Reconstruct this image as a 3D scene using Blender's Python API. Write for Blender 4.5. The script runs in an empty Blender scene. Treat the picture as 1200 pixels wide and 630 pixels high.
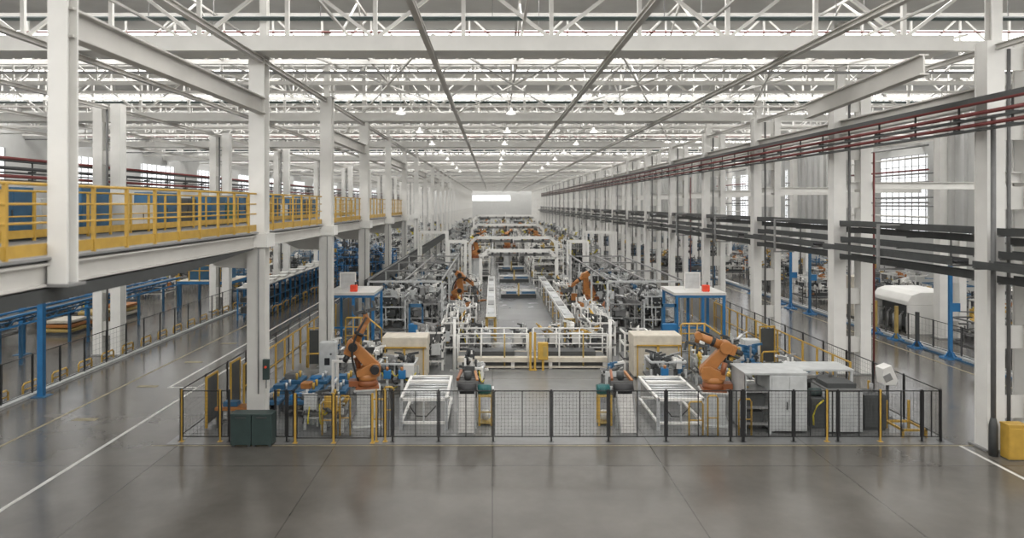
import bpy, math, random
from mathutils import Vector, Matrix
random.seed(7)
SC = bpy.context.scene
COL = SC.collection
PI = math.pi
# ------------------------------------------------------------------ camera, light, exposure
CAMZ = 9.2
cam_d = bpy.data.cameras.new('camera'); cam = bpy.data.objects.new('camera', cam_d); COL.objects.link(cam)
cam.location = (0, 0, CAMZ); cam.rotation_euler = (PI/2, 0, 0)
cam_d.sensor_width = 36; cam_d.lens = 24; cam_d.shift_x = 23/1200; cam_d.shift_y = -76/1200
cam_d.clip_end = 1000
cam_d.dof.use_dof = True; cam_d.dof.focus_distance = 38; cam_d.dof.aperture_fstop = 0.36
SC.camera = cam
W = bpy.data.worlds.new('sky'); SC.world = W; W.use_nodes = True
W.node_tree.nodes['Background'].inputs[0].default_value = (0.95, 0.97, 1, 1)
W.node_tree.nodes['Background'].inputs[1].default_value = 1.0
SKYLIGHT = 5.8
WINDOW = 1.6
SC.view_settings.view_transform = 'Standard'; SC.view_settings.look = 'None'
SC.view_settings.exposure = 0.16; SC.view_settings.gamma = 1; SC.view_settings.use_curve_mapping = False
SC.cycles.use_denoising = True
SC.cycles.max_bounces = 6; SC.cycles.diffuse_bounces = 4; SC.cycles.glossy_bounces = 3
SC.cycles.transparent_max_bounces = 8
SC.cycles.sample_clamp_indirect = 4
EX = 577.0; EY = 239.0; F = 800.0

# ------------------------------------------------------------------ helpers
class MB:
    def __init__(s): s.v = []; s.f = []; s.sm = []
    def add(s, vs, fs, smooth=False):
        n = len(s.v); s.v += [tuple(v) for v in vs]
        for f in fs: s.f.append(tuple(i+n for i in f)); s.sm.append(smooth)
        return s
    def box(s, x0, x1, y0, y1, z0, z1):
        return s.add([(x0,y0,z0),(x1,y0,z0),(x1,y1,z0),(x0,y1,z0),(x0,y0,z1),(x1,y0,z1),(x1,y1,z1),(x0,y1,z1)],
                     [(3,2,1,0),(4,5,6,7),(0,1,5,4),(1,2,6,5),(2,3,7,6),(3,0,4,7)])
    def cbox(s, c, sx, sy, sz): return s.box(c[0]-sx/2, c[0]+sx/2, c[1]-sy/2, c[1]+sy/2, c[2]-sz/2, c[2]+sz/2)
    def fr(s, p, q):
        p = Vector(p); q = Vector(q); d = (q-p).normalized()
        a = Vector((0,0,1)) if abs(d.z) < 0.95 else Vector((0,1,0))
        u = d.cross(a).normalized(); w = u.cross(d).normalized()
        return p, q, u, w
    def bar(s, p, q, w, h=None):
        h = w if h is None else h
        p, q, u, v = s.fr(p, q); u = u*w/2; v = v*h/2
        return s.add([p-u-v, p+u-v, p+u+v, p-u+v, q-u-v, q+u-v, q+u+v, q-u+v],
                     [(0,1,2,3),(7,6,5,4),(4,5,1,0),(5,6,2,1),(6,7,3,2),(7,4,0,3)])
    def ibeam(s, p, q, w, h, t=0.04):
        P, Q, u, v = s.fr(p, q)
        s.bar(P+v*(h/2-t/2), Q+v*(h/2-t/2), w, t); s.bar(P-v*(h/2-t/2), Q-v*(h/2-t/2), w, t)
        return s.bar(P, Q, t, h-2*t)
    def tube(s, p, q, r, r2=None, n=8):
        r2 = r if r2 is None else r2
        P, Q, u, v = s.fr(p, q); vs = []
        for c, rr in ((P, r), (Q, r2)):
            for k in range(n):
                a = 2*PI*k/n; vs.append(c+u*(rr*math.cos(a))+v*(rr*math.sin(a)))
        b = len(s.v)
        s.add(vs, [(k, k+n, (k+1) % n+n, (k+1) % n) for k in range(n)], True)
        s.f.append(tuple(b+k for k in range(n))); s.sm.append(False)
        s.f.append(tuple(b+n+k for k in reversed(range(n)))); s.sm.append(False)
        return s
    def path(s, pts, r, n=6):
        pts = [Vector(p) for p in pts]; vs = []; m = len(pts)
        for i, p in enumerate(pts):
            d = (pts[min(i+1, m-1)]-pts[max(i-1, 0)]).normalized()
            a = Vector((0,0,1)) if abs(d.z) < 0.9 else Vector((0,1,0))
            u = d.cross(a).normalized(); v = u.cross(d)
            for k in range(n):
                t = 2*PI*k/n; vs.append(p+u*(r*math.cos(t))+v*(r*math.sin(t)))
        fs = [(i*n+k, i*n+n+k, i*n+n+(k+1) % n, i*n+(k+1) % n) for i in range(m-1) for k in range(n)]
        fs += [tuple(range(n)), tuple(reversed(range((m-1)*n, m*n)))]
        return s.add(vs, fs, True)
    def prism(s, pts, y0, y1, plane='xz'):
        n = len(pts)
        def P(a, b, c): return {'xz': (a, c, b), 'yz': (c, a, b), 'xy': (a, b, c)}[plane]
        vs = [P(a, b, y0) for a, b in pts]+[P(a, b, y1) for a, b in pts]
        fs = [(k, (k+1) % n, n+(k+1) % n, n+k) for k in range(n)]+[tuple(reversed(range(n))), tuple(range(n, 2*n))]
        return s.add(vs, fs)
    def lathe(s, prof, c=(0,0,0), n=20):
        vs = []
        for r, z in prof:
            for k in range(n):
                a = 2*PI*k/n; vs.append((c[0]+r*math.cos(a), c[1]+r*math.sin(a), c[2]+z))
        m = len(prof)
        fs = [(i*n+k, i*n+(k+1) % n, i*n+n+(k+1) % n, i*n+n+k) for i in range(m-1) for k in range(n)]
        return s.add(vs, fs, True)
    def link2(s, p, q, r1, r2, y0, y1, n=10):
        """a flat link with round ends between two pivots in the x-z plane"""
        a = math.atan2(q[1]-p[1], q[0]-p[0]); pts = []
        for k in range(n+1): t = a+PI/2+PI*k/n; pts.append((p[0]+r1*math.cos(t), p[1]+r1*math.sin(t)))
        for k in range(n+1): t = a-PI/2+PI*k/n; pts.append((q[0]+r2*math.cos(t), q[1]+r2*math.sin(t)))
        return s.prism(pts, y0, y1)
    def build(s, name, m, parent=None, bevel=0):
        me = bpy.data.meshes.new(name); me.from_pydata(s.v, [], s.f)
        me.polygons.foreach_set('use_smooth', s.sm); me.materials.append(m)
        import bmesh
        b = bmesh.new(); b.from_mesh(me); bmesh.ops.recalc_face_normals(b, faces=b.faces); b.to_mesh(me); b.free()
        o = bpy.data.objects.new(name, me); COL.objects.link(o)
        if parent: o.parent = parent
        if bevel:
            md = o.modifiers.new('edge', 'BEVEL'); md.width = bevel; md.segments = 2; md.limit_method = 'ANGLE'
        return o
KIDS = {}
def tag(o, label=None, cat=None, group=None, kind=None):
    if label: o['label'] = label
    if cat: o['category'] = cat
    if group: o['group'] = group
    if kind: o['kind'] = kind
    return o
def thing(name, label, cat, loc=(0,0,0), rz=0, group=None, kind=None):
    o = bpy.data.objects.new(name, None); COL.objects.link(o); o.empty_display_size = 0.2
    o.location = loc; o.rotation_euler = (0, 0, rz)
    return tag(o, label, cat, group, kind)
def struct(o, label=None):
    o['kind'] = 'structure'
    if label: o['label'] = label
    return o
def dup(root, loc, rz=0, label=None, group=None, sx=1):
    def cp(o, par):
        c = o.copy(); COL.objects.link(c)
        if par: c.parent = par
        for ch in o.children: cp(ch, c)
        return c
    r = cp(root, None); r.location = loc; r.rotation_euler = (0, 0, rz)
    if label: r['label'] = label
    if group: r['group'] = group
    return r
ORD = ('first second third fourth fifth sixth seventh eighth ninth tenth eleventh twelfth thirteenth fourteenth fifteenth sixteenth '
       'seventeenth eighteenth nineteenth twentieth twenty-first twenty-second twenty-third twenty-fourth twenty-fifth twenty-sixth '
       'twenty-seventh twenty-eighth twenty-ninth thirtieth thirty-first thirty-second thirty-third thirty-fourth thirty-fifth thirty-sixth thirty-seventh thirty-eighth').split()

# ------------------------------------------------------------------ materials
def mat(name, col, rough=0.5, metal=0.0, var=0.12, scale=3.0, bump=0.0, spec=0.5):
    m = bpy.data.materials.new(name); m.use_nodes = True; nt = m.node_tree; b = nt.nodes['Principled BSDF']
    b.inputs['Roughness'].default_value = rough; b.inputs['Metallic'].default_value = metal
    b.inputs['Specular IOR Level'].default_value = spec
    tc = nt.nodes.new('ShaderNodeTexCoord'); nz = nt.nodes.new('ShaderNodeTexNoise')
    nz.inputs['Scale'].default_value = scale; nz.inputs['Detail'].default_value = 5
    rp = nt.nodes.new('ShaderNodeValToRGB')
    rp.color_ramp.elements[0].position = 0.3; rp.color_ramp.elements[1].position = 0.7
    rp.color_ramp.elements[0].color = (*[c*(1-var) for c in col], 1); rp.color_ramp.elements[1].color = (*[min(1, c*(1+var)) for c in col], 1)
    nt.links.new(tc.outputs['Object'], nz.inputs['Vector']); nt.links.new(nz.outputs['Fac'], rp.inputs[0])
    nt.links.new(rp.outputs[0], b.inputs['Base Color'])
    return m
def emit(name, col, s):
    m = bpy.data.materials.new(name); m.use_nodes = True; nt = m.node_tree; nt.nodes.clear()
    o = nt.nodes.new('ShaderNodeOutputMaterial'); e = nt.nodes.new('ShaderNodeEmission')
    e.inputs[0].default_value = (*col, 1); e.inputs[1].default_value = s; nt.links.new(e.outputs[0], o.inputs[0]); return m
M = dict(
    white=mat('white_steel', (.70,.69,.66), .45, 0, .05, 1.2), offwhite=mat('off_white_steel', (.60,.59,.56), .5, 0, .06, 1.2),
    grey=mat('grey_steel', (.24,.24,.235), .45), midgrey=mat('mid_grey_steel', (.13,.13,.128), .5), lightgrey=mat('light_grey_enamel', (.46,.47,.465), .4),
    plategrey=mat('belt_plate_grey', (.40,.39,.37), .5), beamgrey=mat('warm_grey_beam', (.52,.505,.475), .55, 0, .06, 1),
    dark=mat('dark_steel', (.055,.058,.058), .5), black=mat('black_plastic', (.015,.015,.016), .45),
    tray=mat('galvanised_tray', (.07,.073,.073), .45, .3),
    yellow=mat('safety_yellow', (.46,.285,.05), .45), paleyellow=mat('dull_yellow', (.38,.27,.085), .5),
    orange=mat('robot_orange', (.36,.148,.042), .38), darkorange=mat('dark_orange_casting', (.22,.072,.024), .45),
    blue=mat('machine_blue', (.03,.105,.20), .4), brightblue=mat('bright_blue', (.022,.145,.33), .4),
    beige=mat('beige_enamel', (.52,.475,.395), .5), green=mat('dark_green_enamel', (.028,.048,.045), .4),
    teal=mat('teal_motor', (.02,.115,.115), .4), red=mat('red_pipe', (.16,.036,.033), .5), brightred=mat('bright_red', (.75,.07,.03), .5),
    chrome=mat('bare_steel', (.5,.5,.5), .3, .7), alu=mat('aluminium_profile', (.58,.59,.6), .35, .5),
    cable=mat('black_cable', (.02,.02,.022), .5), hose=mat('hose_yellow', (.5,.42,.03), .5),
    wall=mat('wall_cladding', (.47,.47,.455), .6, 0, .04, 1), roof=mat('roof_deck', (.55,.545,.53), .6, 0, .1, .5),
    paint=mat('white_floor_paint', (.62,.61,.58), .5, 0, .2, 2), ypaint=mat('yellow_floor_paint', (.25,.215,.13), .5, 0, .35, 2),
    sky=emit('skylight_daylight', (1,.985,.96), SKYLIGHT), win=emit('window_daylight', (.97,.985,1), WINDOW),
)
def floor_mat(name, c0, c1, rough):
    m = mat(name, c0, rough); nt = m.node_tree; b = nt.nodes['Principled BSDF']
    tc = nt.nodes.new('ShaderNodeTexCoord')
    n1 = nt.nodes.new('ShaderNodeTexNoise'); n1.inputs['Scale'].default_value = .22; n1.inputs['Detail'].default_value = 8; n1.inputs['Roughness'].default_value = .65
    rp = nt.nodes.new('ShaderNodeValToRGB'); rp.color_ramp.elements[0].position = .32; rp.color_ramp.elements[1].position = .7
    rp.color_ramp.elements[0].color = (*c0, 1); rp.color_ramp.elements[1].color = (*c1, 1)
    br = nt.nodes.new('ShaderNodeTexBrick'); br.offset = 0; br.inputs['Scale'].default_value = 1; br.inputs['Brick Width'].default_value = 6; br.inputs['Row Height'].default_value = 6
    br.inputs['Mortar Size'].default_value = .018; br.inputs['Color1'].default_value = (1,1,1,1); br.inputs['Color2'].default_value = (.94,.94,.94,1); br.inputs['Mortar'].default_value = (.55,.55,.55,1)
    mx = nt.nodes.new('ShaderNodeMix'); mx.data_type = 'RGBA'; mx.blend_type = 'MULTIPLY'; mx.inputs[0].default_value = 1
    L = nt.links.new
    L(tc.outputs['Object'], n1.inputs['Vector']); L(n1.outputs['Fac'], rp.inputs[0]); L(tc.outputs['Object'], br.inputs['Vector'])
    L(rp.outputs[0], mx.inputs[6]); L(br.outputs['Color'], mx.inputs[7]); L(mx.outputs[2], b.inputs['Base Color'])
    mr = nt.nodes.new('ShaderNodeMapRange'); mr.inputs[3].default_value = rough-.07; mr.inputs[4].default_value = rough+.12
    n2 = nt.nodes.new('ShaderNodeTexNoise'); n2.inputs['Scale'].default_value = .7; n2.inputs['Detail'].default_value = 6
    L(tc.outputs['Object'], n2.inputs['Vector']); L(n2.outputs['Fac'], mr.inputs[0]); L(mr.outputs[0], b.inputs['Roughness'])
    return m
M['floor'] = floor_mat('polished_concrete', (.082,.076,.067), (.138,.129,.115), .15)
M['floor2'] = floor_mat('cell_floor_concrete', (.14,.142,.14), (.215,.216,.212), .18)
M['plate'] = floor_mat('steel_floor_plates', (.17,.175,.18), (.235,.24,.245), .22)

# ------------------------------------------------------------------ the shell
BAY = 11.4
XL, XR = -46, 46
YE = 330
struct(MB().box(XL, XR, -46, YE, -.2, 0).build('floor', M['floor']), 'polished grey concrete floor of the factory hall')
struct(MB().box(-12.5, 17.7, 26.15, YE-1, 0, .006).build('floor_cell', M['floor2']), 'lighter concrete floor under the fenced production line')
struct(MB().box(.5, 4.75, 40, 100, .006, .02).build('floor_plates', M['plate']), 'steel plated floor strip between the two white conveyors')
c = MB(); y = -16.0; k = 0; rows = []
SKW = 3.9
y0s = [-41.2+BAY*i for i in range(33)]  # nearest strips, unseen behind the camera, are added for frontal light on the steel
prev = -46
for y in y0s:
    c.box(XL, XR, prev, y, 19, 19.2); prev = y+SKW
c.box(XL, XR, prev, YE, 19, 19.2)
struct(c.build('ceiling', M['roof']), 'pale roof decking between the skylights')
for i, y in enumerate(y0s):
    struct(MB().box(XL, XR, y, y+SKW, 19.05, 19.12).build('window_%d' % (i+1), M['sky']), 'bright skylight strip across the roof, %s from the near end' % ORD[i])
struct(MB().box(XL-.3, XL, -46, YE, 0, 19.2).build('wall_left', M['wall']))
struct(MB().box(XR, XR+.3, -46, YE, 0, 19.2).build('wall_right', M['wall']))
struct(MB().box(XL, XR, -46.3, -46, 0, 19.2).build('wall_back', M['wall']))
struct(MB().box(XL, XR, YE, YE+.3, 0, 19.2).build('wall_front', M['wall']))
wf = struct(MB().box(-10.3, 8.7, YE-.12, YE-.02, 10.8, 13.4).build('window_40', M['win']), 'bright strip window in the far end wall')
g = MB()
for x in range(-10, 10, 2): g.box(x-.05, x+.05, YE-.2, YE-.1, 10.8, 13.4)
g.build('window_frame', M['lightgrey'], wf)
for i in range(18):          # glazing high in the right hand wall
    y = 38+i*BAY
    w = struct(MB().box(XR-.12, XR-.04, y, y+8.4, 6.2, 14.5).build('window_%d' % (41+i), M['win']), 'tall factory window in the wall beyond the outer columns, %s from the near end' % ORD[i])
    g = MB()
    for a in range(8): g.box(XR-.2, XR-.12, y+a*1.2-.04, y+a*1.2+.04, 6.2, 14.5)
    for a in range(8): g.box(XR-.2, XR-.12, y, y+8.4, 6.2+a*1.186-.04, 6.2+a*1.186+.04)
    g.build('window_frame', M['grey'], w)
    for z in (8.8, 11.4):
        pass
for i in range(14):
    y = 38+i*BAY*1.5
    w = struct(MB().box(XL+.04, XL+.12, y, y+9, 11.5, 14.5).build('window_%d' % (60+i), M['win']), 'window high in the wall behind the walkway, %s from the near end' % ORD[i])
    g = MB()
    for a in range(8): g.box(XL+.12, XL+.2, y+a*1.3-.04, y+a*1.3+.04, 11.5, 14.5)
    g.build('window_frame', M['grey'], w)

# floor markings (paint, 3 mm)
def mark(n, x0, x1, y0, y1, m='paint', lab=None):
    struct(MB().box(x0, x1, y0, y1, .002, .008).build('trim_%d' % n, M[m]), lab)
mark(1, -14.85, -14.70, 8, 46, lab='long white line painted along the aisle floor')
mark(2, -16.3, -16.15, 34.3, 90, lab='white line painted further along the aisle floor')
mark(3, -16.3, -14.7, 34.2, 34.35, lab='short white cross line painted on the aisle floor')
mark(4, -15.05, -14.93, 46, 95, lab='second white line painted along the aisle floor')
mark(5, -18.75, -18.62, 12, 95, 'ypaint', 'worn yellowish line painted near the kerb of the aisle')
mark(6, 25.95, 26.08, 20, 110, 'ypaint', 'pale line painted along the aisle beyond the laced columns')
mark(7, 17.75, 17.87, 14, 26, lab='white line running from the fence corner to the column foot')
mark(8, -13.0, 18.5, 25.98, 26.05, 'ypaint', 'faint line painted in front of the wire fence')
for i in range(5): mark(10+i, -17.9, -16.9, 29+i*5.3, 29.35+i*5.3, 'ypaint', 'worn yellow dash painted on the aisle floor, %s from the near end' % ORD[i])
struct(MB().box(-22.35, -21.9, 10, 100, 0, .14).build('trim_20', M['lightgrey']), 'low concrete kerb under the aisle fence')
struct(MB().box(27.7, 28.3, 25, 110, 0, .14).build('trim_21', M['lightgrey']), 'low concrete kerb beyond the aisle')
struct(MB().box(27.3, 27.42, 25, 110, .0, .09).build('trim_22', M['blue']), 'blue floor rail along the kerb beyond the aisle')

# ------------------------------------------------------------------ columns
def h_column(name, x, y, z0, z1, w, label, base=True, head=True):
    t = thing(name, None, None, (x, y, z0)); struct(t, label)
    h = z1-z0; s = MB()
    s.box(-w/2, w/2, -w/2, -w/2+.05, 0, h).box(-w/2, w/2, w/2-.05, w/2, 0, h).box(-.04, .04, -w/2+.05, w/2-.05, 0, h)
    s.build('shaft', M['white'], t)
    if base:
        MB().box(-w*.75, w*.75, -w*.75, w*.75, 0, .06).build('base_plate', M['grey'], t)
    if head: MB().box(-w*.7, w*.7, -w*.7, w*.7, h-.08, h).build('head_plate', M['white'], t)
    return t
h_column('column', -9.4, 14.95, 7.42, 19, .42, 'white column standing on the walkway edge girder, closest to the camera')
NL = 26
for k in range(NL):
    y = 28.15 if k == 0 else 27.4+BAY*k
    t = h_column('column', -9.62 if k == 0 else -9.4, y, 0, 15.3, .64 if k < 3 else .5, 'white column beside the elevated walkway, %s in its row from the camera' % ORD[k])
    ww = .36 if k < 3 else .27
    s = MB().box(-ww, ww, -.40 if k < 3 else -.3, -.32 if k < 3 else -.25, 0, 7.6)
    s.build('cladding_plate', M['offwhite'], t)
    if k < 10:
        MB().tube((.12, -.43, 1.5), (.12, -.43, 7.4), .03).build('conduit', M['grey'], t)
    if k < 6: MB().box(-.5, .5, -.5, .5, 7.45, 8.0).build('bracket_plate', M['white'], t)
    struct(h_column('column', -9.4, y, 15.3, 19, .3, 'short white stub column above the %s walkway column' % ORD[k], base=False))
def laced(name, x, y, z1, label, gap=1.4, w=.6, w2=.5, red=False, sgn=1):
    t = thing(name, None, None, (x, y, 0)); struct(t, label)
    for xx, ww, nm in ((0, w, 'leg'), (gap*sgn, w2, 'leg')):
        s = MB()
        s.box(xx-ww/2, xx+ww/2, -.3, .3, 0, z1)
        if nm: s.box(xx-ww/2-.03, xx+ww/2+.03, -.34, -.30, 0, z1).box(xx-ww/2-.03, xx+ww/2+.03, .30, .34, 0, z1)
        s.build(nm, M['white'], t)
    z = 1.2
    x0, x1 = sorted((w/2*sgn, (gap-w2/2)*sgn))
    while z < z1-1:
        MB().box(x0, x1, -.2, -.15, z, z+.85).build('batten_plate', M['offwhite'], t)
        z += 2.6
    a, b_ = sorted(((-w*.7)*sgn, (gap+w2*.7)*sgn))
    MB().box(a, b_, -.42, .55, 0, .07).build('base_plate', M['grey'], t)
    MB().tube((.57*sgn, -.2, .1), (.57*sgn, -.2, z1-.3), .07).build('conduit', M['midgrey'], t)
    if red:
        MB().tube((1.9*sgn, -.2, 0), (1.9*sgn, -.2, 12), .055).build('downpipe', M['red'], t)
    return t
NR = 27
for k in range(NR):
    laced('column', 18.75, 25.75+BAY*k, 15.3, 'white twin-legged laced column beside the dark cable trays, %s from the camera' % ORD[k], red=(k % 3 == 1), w=.6 if k < 2 else .48, w2=.5 if k < 2 else .38)
    struct(h_column('column', 18.9, 25.75+BAY*k, 15.3, 19, .4, 'short white stub column above the %s laced column' % ORD[k], base=False, head=False))
for k in range(14):
    laced('column', -22.9, 41.8+17.1*k, 15.3, 'pale laced column in the row behind the aisle kerb, %s from the camera' % ORD[k], gap=1.1, w=.55, w2=.5, sgn=-1)
for k in range(25):
    laced('column', 30.8, 46.9-BAY+BAY*k, 15.3, 'white laced column in the outer row by the clad wall, %s from the camera' % ORD[k], gap=1.3, w=.5, w2=.42)
# clad wall panels between the outer columns
for k in range(24):
    y0 = 46.9-BAY+BAY*k
    if k != 1 and k != 4:
        s = MB(); n = 8; a0, a1 = (y0+.5, y0+BAY-.5) if k % 2 == 0 else (y0+3.2, y0+BAY-.5)
        n = int((a1-a0)/1.25)
        s.box(31.2, 31.3, a0, a1, 7.6, 14.6)
        for j in range(n+1):
            yy = a0+(a1-a0-.35)*j/n; s.box(30.95, 31.2, yy, yy+.35, 7.6, 14.6)
        struct(s.build('wall_panel', M['wall']), 'ribbed white wall cladding between outer columns, %s panel from the camera' % ORD[k])

# ------------------------------------------------------------------ roof steel
def truss(y, k):
    t = thing('truss_beam', None, None, (0, y, 0)); struct(t, 'big white roof truss across the hall, %s from the camera' % ORD[k])
    MB().box(XL, 18.2, -.1, 1.3, 15.25, 15.3).box(XL, 18.2, -.1, -.04, 15.3, 15.85).box(XL, 18.2, 1.24, 1.3, 15.3, 15.85).build('bottom_chord', M['white'], t)
    MB().bar((XL, .3, 18.6), (XR, .3, 18.6), .3, .35).build('top_chord', M['white'], t)
    MB().bar((18.2, .3, 15.5), (XR, .3, 15.5), .25, .4).build('bottom_chord', M['white'], t)
    x = -43.4; i = 0; P = 3.52
    if k < 3:
        while x < 44:
            MB().bar((x, .3, 15.8), (x, .3, 18.5), .16).build('web_post', M['white'], t)
            if x+P < 44:
                a, b_ = ((15.8, 18.5) if i % 2 else (18.5, 15.8))
                MB().bar((x, .3, a), (x+P, .3, b_), .13).build('web_diagonal', M['white'], t)
            x += P; i += 1
    else:
        s = MB()
        while x < 44:
            s.bar((x, .3, 15.8), (x, .3, 18.5), .16)
            if x+P < 44:
                a, b_ = ((15.8, 18.5) if i % 2 else (18.5, 15.8)); s.bar((x, .3, a), (x+P, .3, b_), .13)
            x += P; i += 1
        s.build('web_lattice', M['white'], t)
for k in range(14): truss(27.0+2*BAY*k, k)
def light_truss(y, k):
    t = thing('truss_beam', None, None, (0, y, 0)); struct(t, 'slender pale roof truss between the big trusses, %s from the camera' % ORD[k])
    MB().bar((XL, 0, 16.0), (XR, 0, 16.0), .18, .22).build('bottom_chord', M['white'], t)
    MB().bar((XL, 0, 18.2), (XR, 0, 18.2), .2, .25).build('top_chord', M['white'], t)
    s = MB(); x = -43.4; i = 0
    while x < 44:
        s.bar((x, 0, 16), (x, 0, 18.2), .09)
        a, b_ = ((16, 18.2) if i % 2 else (18.2, 16)); s.bar((x, 0, a), (x+2.35, 0, b_), .09)
        x += 2.35; i += 1
    s.build('web_lattice', M['white'], t)
k = 0
for j in range(27):
    for off in (5.7, 11.4):
        if off == 11.4 and j % 2 == 1: continue
        light_truss(27+BAY*j+off, k); k += 1
        if k >= 37: break
    if k >= 37: break
for i in range(26):
    y = 30.2+BAY*i
    struct(MB().ibeam((XL, y, 18.75), (XR, y, 18.75), .2, .3, .03).build('ceiling_beam', M['beamgrey']), 'thin purlin under the roof deck, %s from the camera' % ORD[i])
for i in range(40):
    y = 33.0+5.7*i
    struct(MB().bar((XL, y, 15.55), (XR, y, 15.55), .09, .12).build('ceiling_beam', M['beamgrey' if i % 3 else 'midgrey']), 'slim cross rail below the roof trusses, %s from the camera' % (ORD[i] if i < 38 else 'one of the last'))
# longitudinal rails at chord level
for i, (x, wd) in enumerate(((-37.6, .2), (-30.5, .2), (-23.5, .2), (-16.45, .22), (-9.4, .22), (-2.35, .2), (4.7, .2), (11.75, .24), (18.8, .2), (25.9, .2), (33, .2), (40, .2))):
    struct(MB().ibeam((x, 12, 15.05), (x, YE-1, 15.05), wd, .2, .03).build('ceiling_beam', M['beamgrey']), 'long grey rail running away under the trusses, %s across the hall' % ORD[i])
for i, x in enumerate((-12.9, -5.9, 1.2, 8.2, 15.3)):
    s = MB(); s.bar((x, 20, 16.1), (x, YE-1, 16.1), .09); s.bar((x, 20, 18.0), (x, YE-1, 18.0), .1)
    yy = 27
    while yy < 200:
        s.bar((x, yy, 16.1), (x, yy+2.85, 18), .07).bar((x, yy+2.85, 18), (x, yy+5.7, 16.1), .07); yy += 5.7
    struct(s.build('ceiling_beam', M['offwhite']), 'slender lattice bracing running along the roof, %s across' % ORD[i])
# flat cross bracing
for i in range(10):
    s = MB(); y0 = 27+i*2*BAY
    for x in (-16.45, -9.4, -2.35, 4.7, 11.75): s.bar((x, y0, 15.9), (x+7.05, y0+2*BAY, 15.9), .08).bar((x+7.05, y0, 15.9), (x, y0+2*BAY, 15.9), .08)
    struct(s.build('ceiling_beam', M['offwhite']), 'crossed wind bracing in the roof plane, %s bay from the camera' % ORD[i])
# crane beams along the columns, every other bay
for i in range(6):
    y0 = 15.0 if i == 0 else 27.7+BAY*(2*i-1)+.3; y1 = 27.9 if i == 0 else 27.4+BAY*2*i-.3
    struct(MB().ibeam((-9.4, y0, 13.2), (-9.4, y1, 13.2), .36, .66, .05).build('longitudinal_beam', M['beamgrey']), 'deep grey girder between walkway columns, %s from the camera' % ORD[i])
for i in range(10):
    y0 = 25.75+BAY*i; s = MB().ibeam((18.9, y0+.32, 13.3), (18.9, y0+BAY-.32, 13.3), .4, .8, .06)
    struct(s.build('longitudinal_beam', M['beamgrey']), 'deep grey girder between laced columns, %s from the camera' % ORD[i])
struct(MB().ibeam((13.6, 21.5, 13.6), (13.6, 29.4, 13.2), .3, .66, .05).build('longitudinal_beam', M['beamgrey']), 'grey girder hanging inside the line of laced columns')
for i in range(24):
    struct(MB().ibeam((19.2, 25.75+BAY*i, 10.2), (30.5, 25.75+BAY*i, 10.2), .25, .4, .04).build('cross_beam', M['white']), 'pale cross beam joining laced and outer columns, %s from the camera' % ORD[i])

# roof level pipes
for i in range(11):
    y = 27.8+2*BAY*i; o = thing('service_pipe', 'dark green pipe hanging across the hall below the roof, %s from the camera' % ORD[i], 'pipe', (0, y, 16.75), 0, 'dark pipes across the roof')
    MB().tube((XL, 0, 0), (XR, 0, 0), .1, n=8).build('pipe_run', M['green'], o)
    for x in range(-28, 30, 7) if i < 3 else (): MB().bar((x, 0, 0), (x, 0, 2.2), .03).build('hanger', M['grey'], o)
    y = 29.4+2*BAY*i; o = thing('sprinkler_pipe', 'thin red sprinkler pipe across the hall below the roof, %s from the camera' % ORD[i], 'pipe', (0, y, 16.6), 0, 'red pipes across the roof')
    MB().tube((XL, 0, 0), (XR, 0, 0), .045, n=6).build('pipe_run', M['red'], o)
    for x in range(-26, 30, 7) if i < 3 else (): MB().bar((x, 0, 0), (x, 0, 2.3), .025).build('hanger', M['grey'], o)
# hall lamps under the roof
lamp = thing('ceiling_lamp', 'x', 'lamp', (0,0,0), 0, 'round white lamps under the roof')
MB().lathe([(.05,.42),(.09,.40),(.12,.25),(.34,.05),(.36,0),(.33,0),(.1,.22)], n=14).build('shade', M['white'], lamp)
MB().lathe([(0,.02),(.3,.02),(.3,.06),(0,.06)], n=14).build('lens', M['sky'], lamp)
MB().bar((0,0,.42), (0,0,1.1), .03).build('hanger', M['grey'], lamp)
i = 0
for yy in range(8):
    for x in (-5.9, 1.2, 8.2):
        y = 44.0+BAY*yy; lab = 'white lamp hanging under the roof, %s lamp row away, %s' % (ORD[yy], {-5.9: 'towards the walkway', 1.2: 'over the middle', 8.2: 'towards the laced columns'}[x])
        if i == 0: lamp.location = (x, y, 15.0); lamp['label'] = lab
        else: dup(lamp, (x, y, 15.0), 0, lab)
        i += 1

# ------------------------------------------------------------------ elevated walkway on the left
wk = thing('elevated_walkway', 'long elevated steel walkway with yellow railings beside the white columns', 'walkway', (-9.7, 6, 8.0))
LW = 69.0
MB().box(-7.2, 0, 0, LW, -.12, 0).build('deck', M['midgrey'], wk)
MB().ibeam((0, 0, -.32), (0, LW, -.32), .3, .5, .05).build('edge_girder', M['beamgrey'], wk)
MB().box(-.02, .18, 0, LW, .0, .06).build('kerb_angle', M['grey'], wk)
MB().ibeam((-7.1, 0, -.32), (-7.1, LW, -.32), .25, .5, .05).build('edge_girder', M['beamgrey'], wk)
s = MB().box(-.3, .12, 0, 15.6, -.92, -.62)
s.prism([(15.6, -.92), (15.6, -.62), (21.4, -.56), (21.4, -.62)], -.3, .12, 'yz')
s.build('lower_girder', M['dark'], wk)
for k in range(6):
    yy = 22.1-0.0+BAY*k
    MB().prism([(-.1,-.12),(-.1,-1.45),(-1.5,-1.4),(-2.6,-.9),(-6.9,-.9),(-6.9,-.12)], yy-.06, yy+.06).build('cross_girder', M['white'], wk)
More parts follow.
